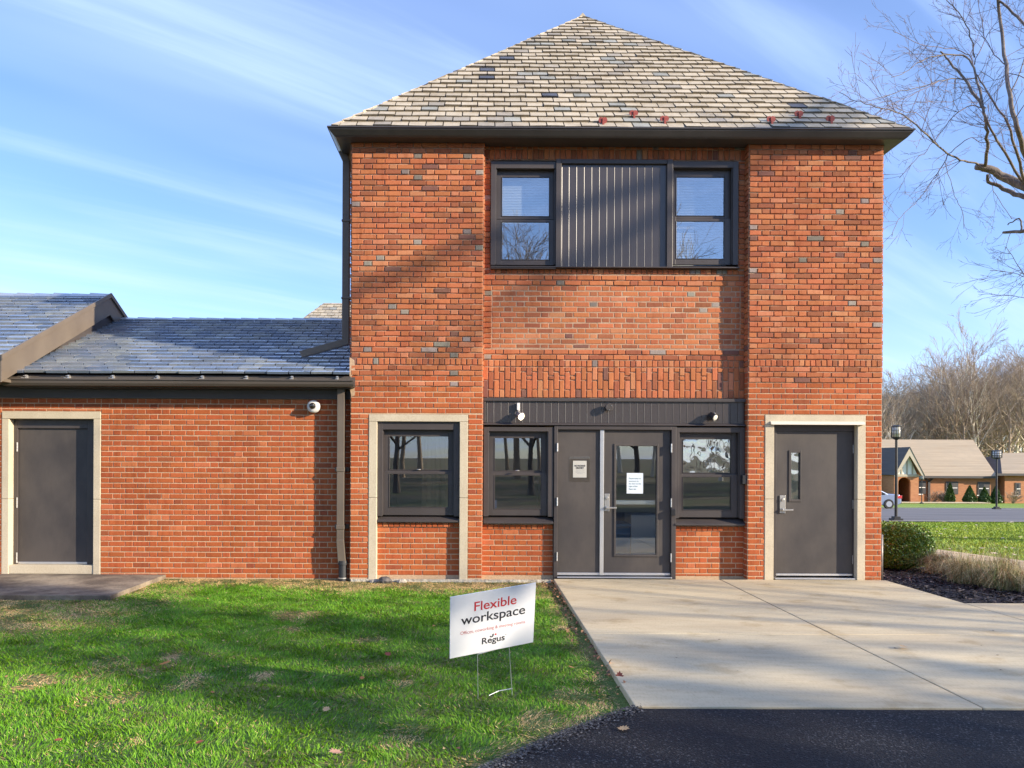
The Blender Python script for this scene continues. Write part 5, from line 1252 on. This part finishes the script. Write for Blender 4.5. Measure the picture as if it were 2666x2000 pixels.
arch_wall(b, pw0.x, pw1.x, ar0.x, ar1.x, art - .55, art, a.z, yp, yp + .3); b.box(pw0.x, pw0.x + .3, yp + .3, yp + 3.2, base_ - .4, a.z); b.box(pw1.x - .3, pw1.x, yp + .3, yp + 3.2, base_ - .4, a.z)
b.build('porch_wall', M['far_brick'], fb_)
b = MB(); b.prism([(pw0.x + .1, a.z), (pw1.x - .1, a.z), (ap_.x, ap_.z - .45)], yp + .02, yp + .25, 'y'); b.build('gable', M['stucco'], fb_)
b = MB()
for xx in (-.55, 0, .55): b.box(ap_.x + xx - .07, ap_.x + xx + .07, yp - .03, yp + .0, a.z + .1, ap_.z - 1.15 - abs(xx) * .9)
b.box(pw0.x, pw1.x, yp - .05, yp + .0, a.z - .12, a.z + .12)
yb_ = yp - .5
for s_, cn in ((1, c), (-1, a)):
    dx = cn.x - ap_.x; b.prism([(ap_.x, ap_.z), (cn.x, cn.z), (cn.x - dx * .17, cn.z), (ap_.x, ap_.z - .85)], yb_, yb_ + .12, 'y')
b.build('timbering', M['timber'], fb_)
b = MB()
quad(b, [(ap_.x, yb_ - .05, ap_.z + .04), (a.x, yb_ - .05, a.z + .04), (a.x, yp + 7, a.z + .04), (ap_.x, yp + 7, ap_.z + .04)]); quad(b, [(ap_.x, yb_ - .05, ap_.z + .04), (c.x, yb_ - .05, c.z + .04), (c.x, yp + 7, c.z + .04), (ap_.x, yp + 7, ap_.z + .04)], 1)
b.build('porch_roof', [M['shingle_shaded'], M['shingle']], fb_)
b = MB(); b.box(ar0.x, ar1.x, yp + 3.0, yp + 3.1, base_, art - .1); b.build('door', M['far_dark'], fb_)
for px0, px1, py0, py1, dd in ((2389, 2410, 1252.6, 1286, D), (2462, 2494.5, 1254, 1287, D), (2545, 2576.5, 1255, 1289, D), (2643, 2657, 1257, 1289, D - .5)):
    p, q_ = q3(px0, py0, dd), q3(px1, py1, dd); b = MB(); yy = dd + CAMY
    b.box(p.x, q_.x, yy - .06, yy + .1, q_.z, p.z); w_ = b.build('window', M['far_dark'], fb_)
    b = MB(); fr_ = .5 if px1 - px0 > 25 else .62; b.box(p.x + .15, p.x + (q_.x - p.x) * fr_, yy - .075, yy - .061, q_.z + .12, p.z - .1); b.build('pane', M['far_glass'], w_)
    b = MB(); b.box(p.x + .12, p.x + (q_.x - p.x) * .9, yy - .09, yy - .077, (p.z + q_.z) / 2 - .04, (p.z + q_.z) / 2 + .04); b.box(p.x - .1, p.x + (q_.x - p.x) * .6, yy - .12, yy - .061, q_.z - .1, q_.z); b.build('rail', M['stucco'], w_)
b = MB(); p = q3(2417.5, 1242); b.box(p.x - .12, p.x + .12, p.y - .15, p.y - .01, base_, p.z - .5); b.tube([(p.x, p.y - .1, p.z - .5), (p.x - .75, p.y - .2, p.z + .1)], .09, 6); b.tube([(p.x, p.y - .1, p.z - .5), (p.x + .6, p.y - .2, p.z + .1)], .09, 6)
b.build('downpipe', M['far_dark'], fb_)
# little entrance walk in front of the far building
sp = MB(); aa = q3(2325, 1300, D - 3.5); sp.box(aa.x, aa.x + 9, 66.5, 68, gz(0, 66) + .03, gz(0, 66) + .09); tag(sp.build('path', M['concrete']), kind='structure')
# conifers
con_ = [(2473.5, 1258, 28, 'slim conical evergreen left of the row, in front of a window'), (2525, 1266, 37, 'widest conical evergreen, second in the row'), (2563, 1270, 35, 'conical evergreen before the right double window'), (2593, 1267, 33, 'rounded conical evergreen at the dark corner of the far building')]
for i, (px, pt_, wpx, lab) in enumerate(con_):
    dd = D - 3; p = far(px, pt_, dd); zb3 = gz(p.x, p.y)
    evergreen('conical_evergreen', lab, 30 + i, p.z - zb3, wpx * dd / F / 2 * 1.12, 5200, (p.x, p.y, zb3), .05, .13, True, 'conical evergreens along the far building', ((.035, .075, .012), (.10, .16, .03)), .5)
b = MB()
for i, (px, w_, lab) in enumerate(((2432, 14, 'thin brown leafless shrub under the far wall beside the downpipe'), (2458, 16, 'tawny leafless shrub left of the conical evergreens'), (2638, 20, 'brown leafless shrub under the far right wing'))):
    p = far(px, 1300, D - 2); t = thing('leafless_shrub', lab, 'shrub', (p.x, p.y, gz(p.x, p.y))); b = MB(); r2_ = random.Random(60 + i)
    for k_ in range(26): grow(b, (0, 0, 0), (r2_.gauss(0, .6), r2_.gauss(0, .4), 1), .9, .02, 2, 4, r2_, .6, .1, (2, 3), 3, .15, None, .012, .6)
    b.build('stems', M['wood_bark'], t)
# lamps
def lamp(px, pyb, pyt, label, wide=12.5, solve=None):
    yl2 = (pyb - .0045 * (px - 1245) - 1202) / F
    d_ = 1.2346 / (yl2 - .036) if solve is None else solve
    X_, Y_ = (px - 1245) * d_ / F, d_ + CAMY; zb4 = gz(X_, Y_); H = (pyb - pyt) * d_ / F; w_ = wide * d_ / F
    t = thing('lamp_post', label, 'lamp post', (X_, Y_, zb4), group='black lantern lamp posts round the car park')
    lh = .15 * H; z0 = H - lh; s_ = H / 4.
    b = MB(); b.tube([(0, 0, .18 * s_), (0, 0, z0)], [.062 * s_, .05 * s_], 12); b.build('pole', M['black'], t)
    b = MB(); b.box(-.2 * s_, .2 * s_, -.2 * s_, .2 * s_, 0, .12 * s_); b.box(-.13 * s_, .13 * s_, -.13 * s_, .13 * s_, .12 * s_, .2 * s_); b.build('base', M['black'], t, bevel=.01)
    b = MB(); b.lathe([(.05 * s_, z0 - .02), (w_ * .85, z0 + lh * .1), (w_ * .95, z0 + lh * .16)], (0, 0, 0), 'z', 20)
    b.lathe([(w_ * .95, z0 + lh * .88), (w_ * .98, z0 + lh * .92), (w_ * .5, z0 + lh * .99), (.02, z0 + lh)], (0, 0, 0), 'z', 20)
    for k_ in range(12):
        a_ = k_ * math.pi / 6; b.tube([(w_ * .93 * math.cos(a_), w_ * .93 * math.sin(a_), z0 + lh * .14), (w_ * .93 * math.cos(a_), w_ * .93 * math.sin(a_), z0 + lh * .9)], w_ * .06, 4)
    for zz_ in (.38, .64): b.tube([(w_ * .93 * math.cos(a_ * math.pi / 10), w_ * .93 * math.sin(a_ * math.pi / 10), z0 + lh * zz_) for a_ in range(21)], w_ * .045, 4)
    la = b.build('lantern', M['black'], t)
    b = MB(); b.lathe([(w_ * .84, z0 + lh * .15), (w_ * .84, z0 + lh * .88)], (0, 0, 0), 'z', 20); b.build('globe', M['lens_off'], la, smooth=True)
lamp(2333.5, 1357, 1107, 'nearest black lantern post beside the building corner')
lamp(2595, 1327, 1172, 'middle-distance black lantern post across the car park')
lamp(2400, 1315, 1242, 'small far lantern post before the gabled porch', 6.5, solve=76.)
# parked car
dc = 54.; p = far(2330, 1320, dc); zc = gz(p.x, p.y) + .035
t = thing('parked_car', 'silver-blue sedan showing its tail beyond the brick corner', 'car', (p.x - 2.3, p.y, zc))
b = MB(); pr_ = [(-2.3, .35), (-2.25, .75), (-1.4, .92), (-.75, 1.38), (.6, 1.42), (1.35, 1.05), (2.15, 1.0), (2.3, .8), (2.28, .38), (2.0, .25), (-2.1, .25)]
b.prism(pr_, -.9, .9, 'y'); b.build('body', M['car_paint'], t, bevel=.07)
b = MB(); b.prism([(-1.28, .95), (-.68, 1.33), (.55, 1.36), (1.2, 1.06), (1.1, .96)], -.912, .912, 'y'); b.build('side_window', M['far_glass'], t, bevel=.02)
b = MB(); b.prism([(.7, 1.37), (1.42, 1.02), (1.46, 1.04), (.72, 1.41)], -.7, .7, 'y'); b.build('rear_window', M['far_glass'], t)
for s_ in (-1, 1):
    b = MB(); b.box(1.85, 2.315, s_ * .62, s_ * .915, .72, .93); b.build('tail_light', M['tail'], t, bevel=.03)
    for x_ in (-1.45, 1.4):
        b = MB(); b.lathe([(.32, -.1), (.34, -.07), (.34, .07), (.32, .1)], (x_, s_ * .85, .34), 'y', 24); w_ = b.build('wheel', M['tyre'], t)
        b = MB(); b.lathe([(.2, -.105), (.22, 0), (.2, .105)], (x_, s_ * .85, .34), 'y', 20); b.build('rim', M['rim'], w_)
b = MB(); b.box(2.1, 2.34, -.85, .85, .35, .55); b.build('bumper', M['far_dark'], t, bevel=.04)
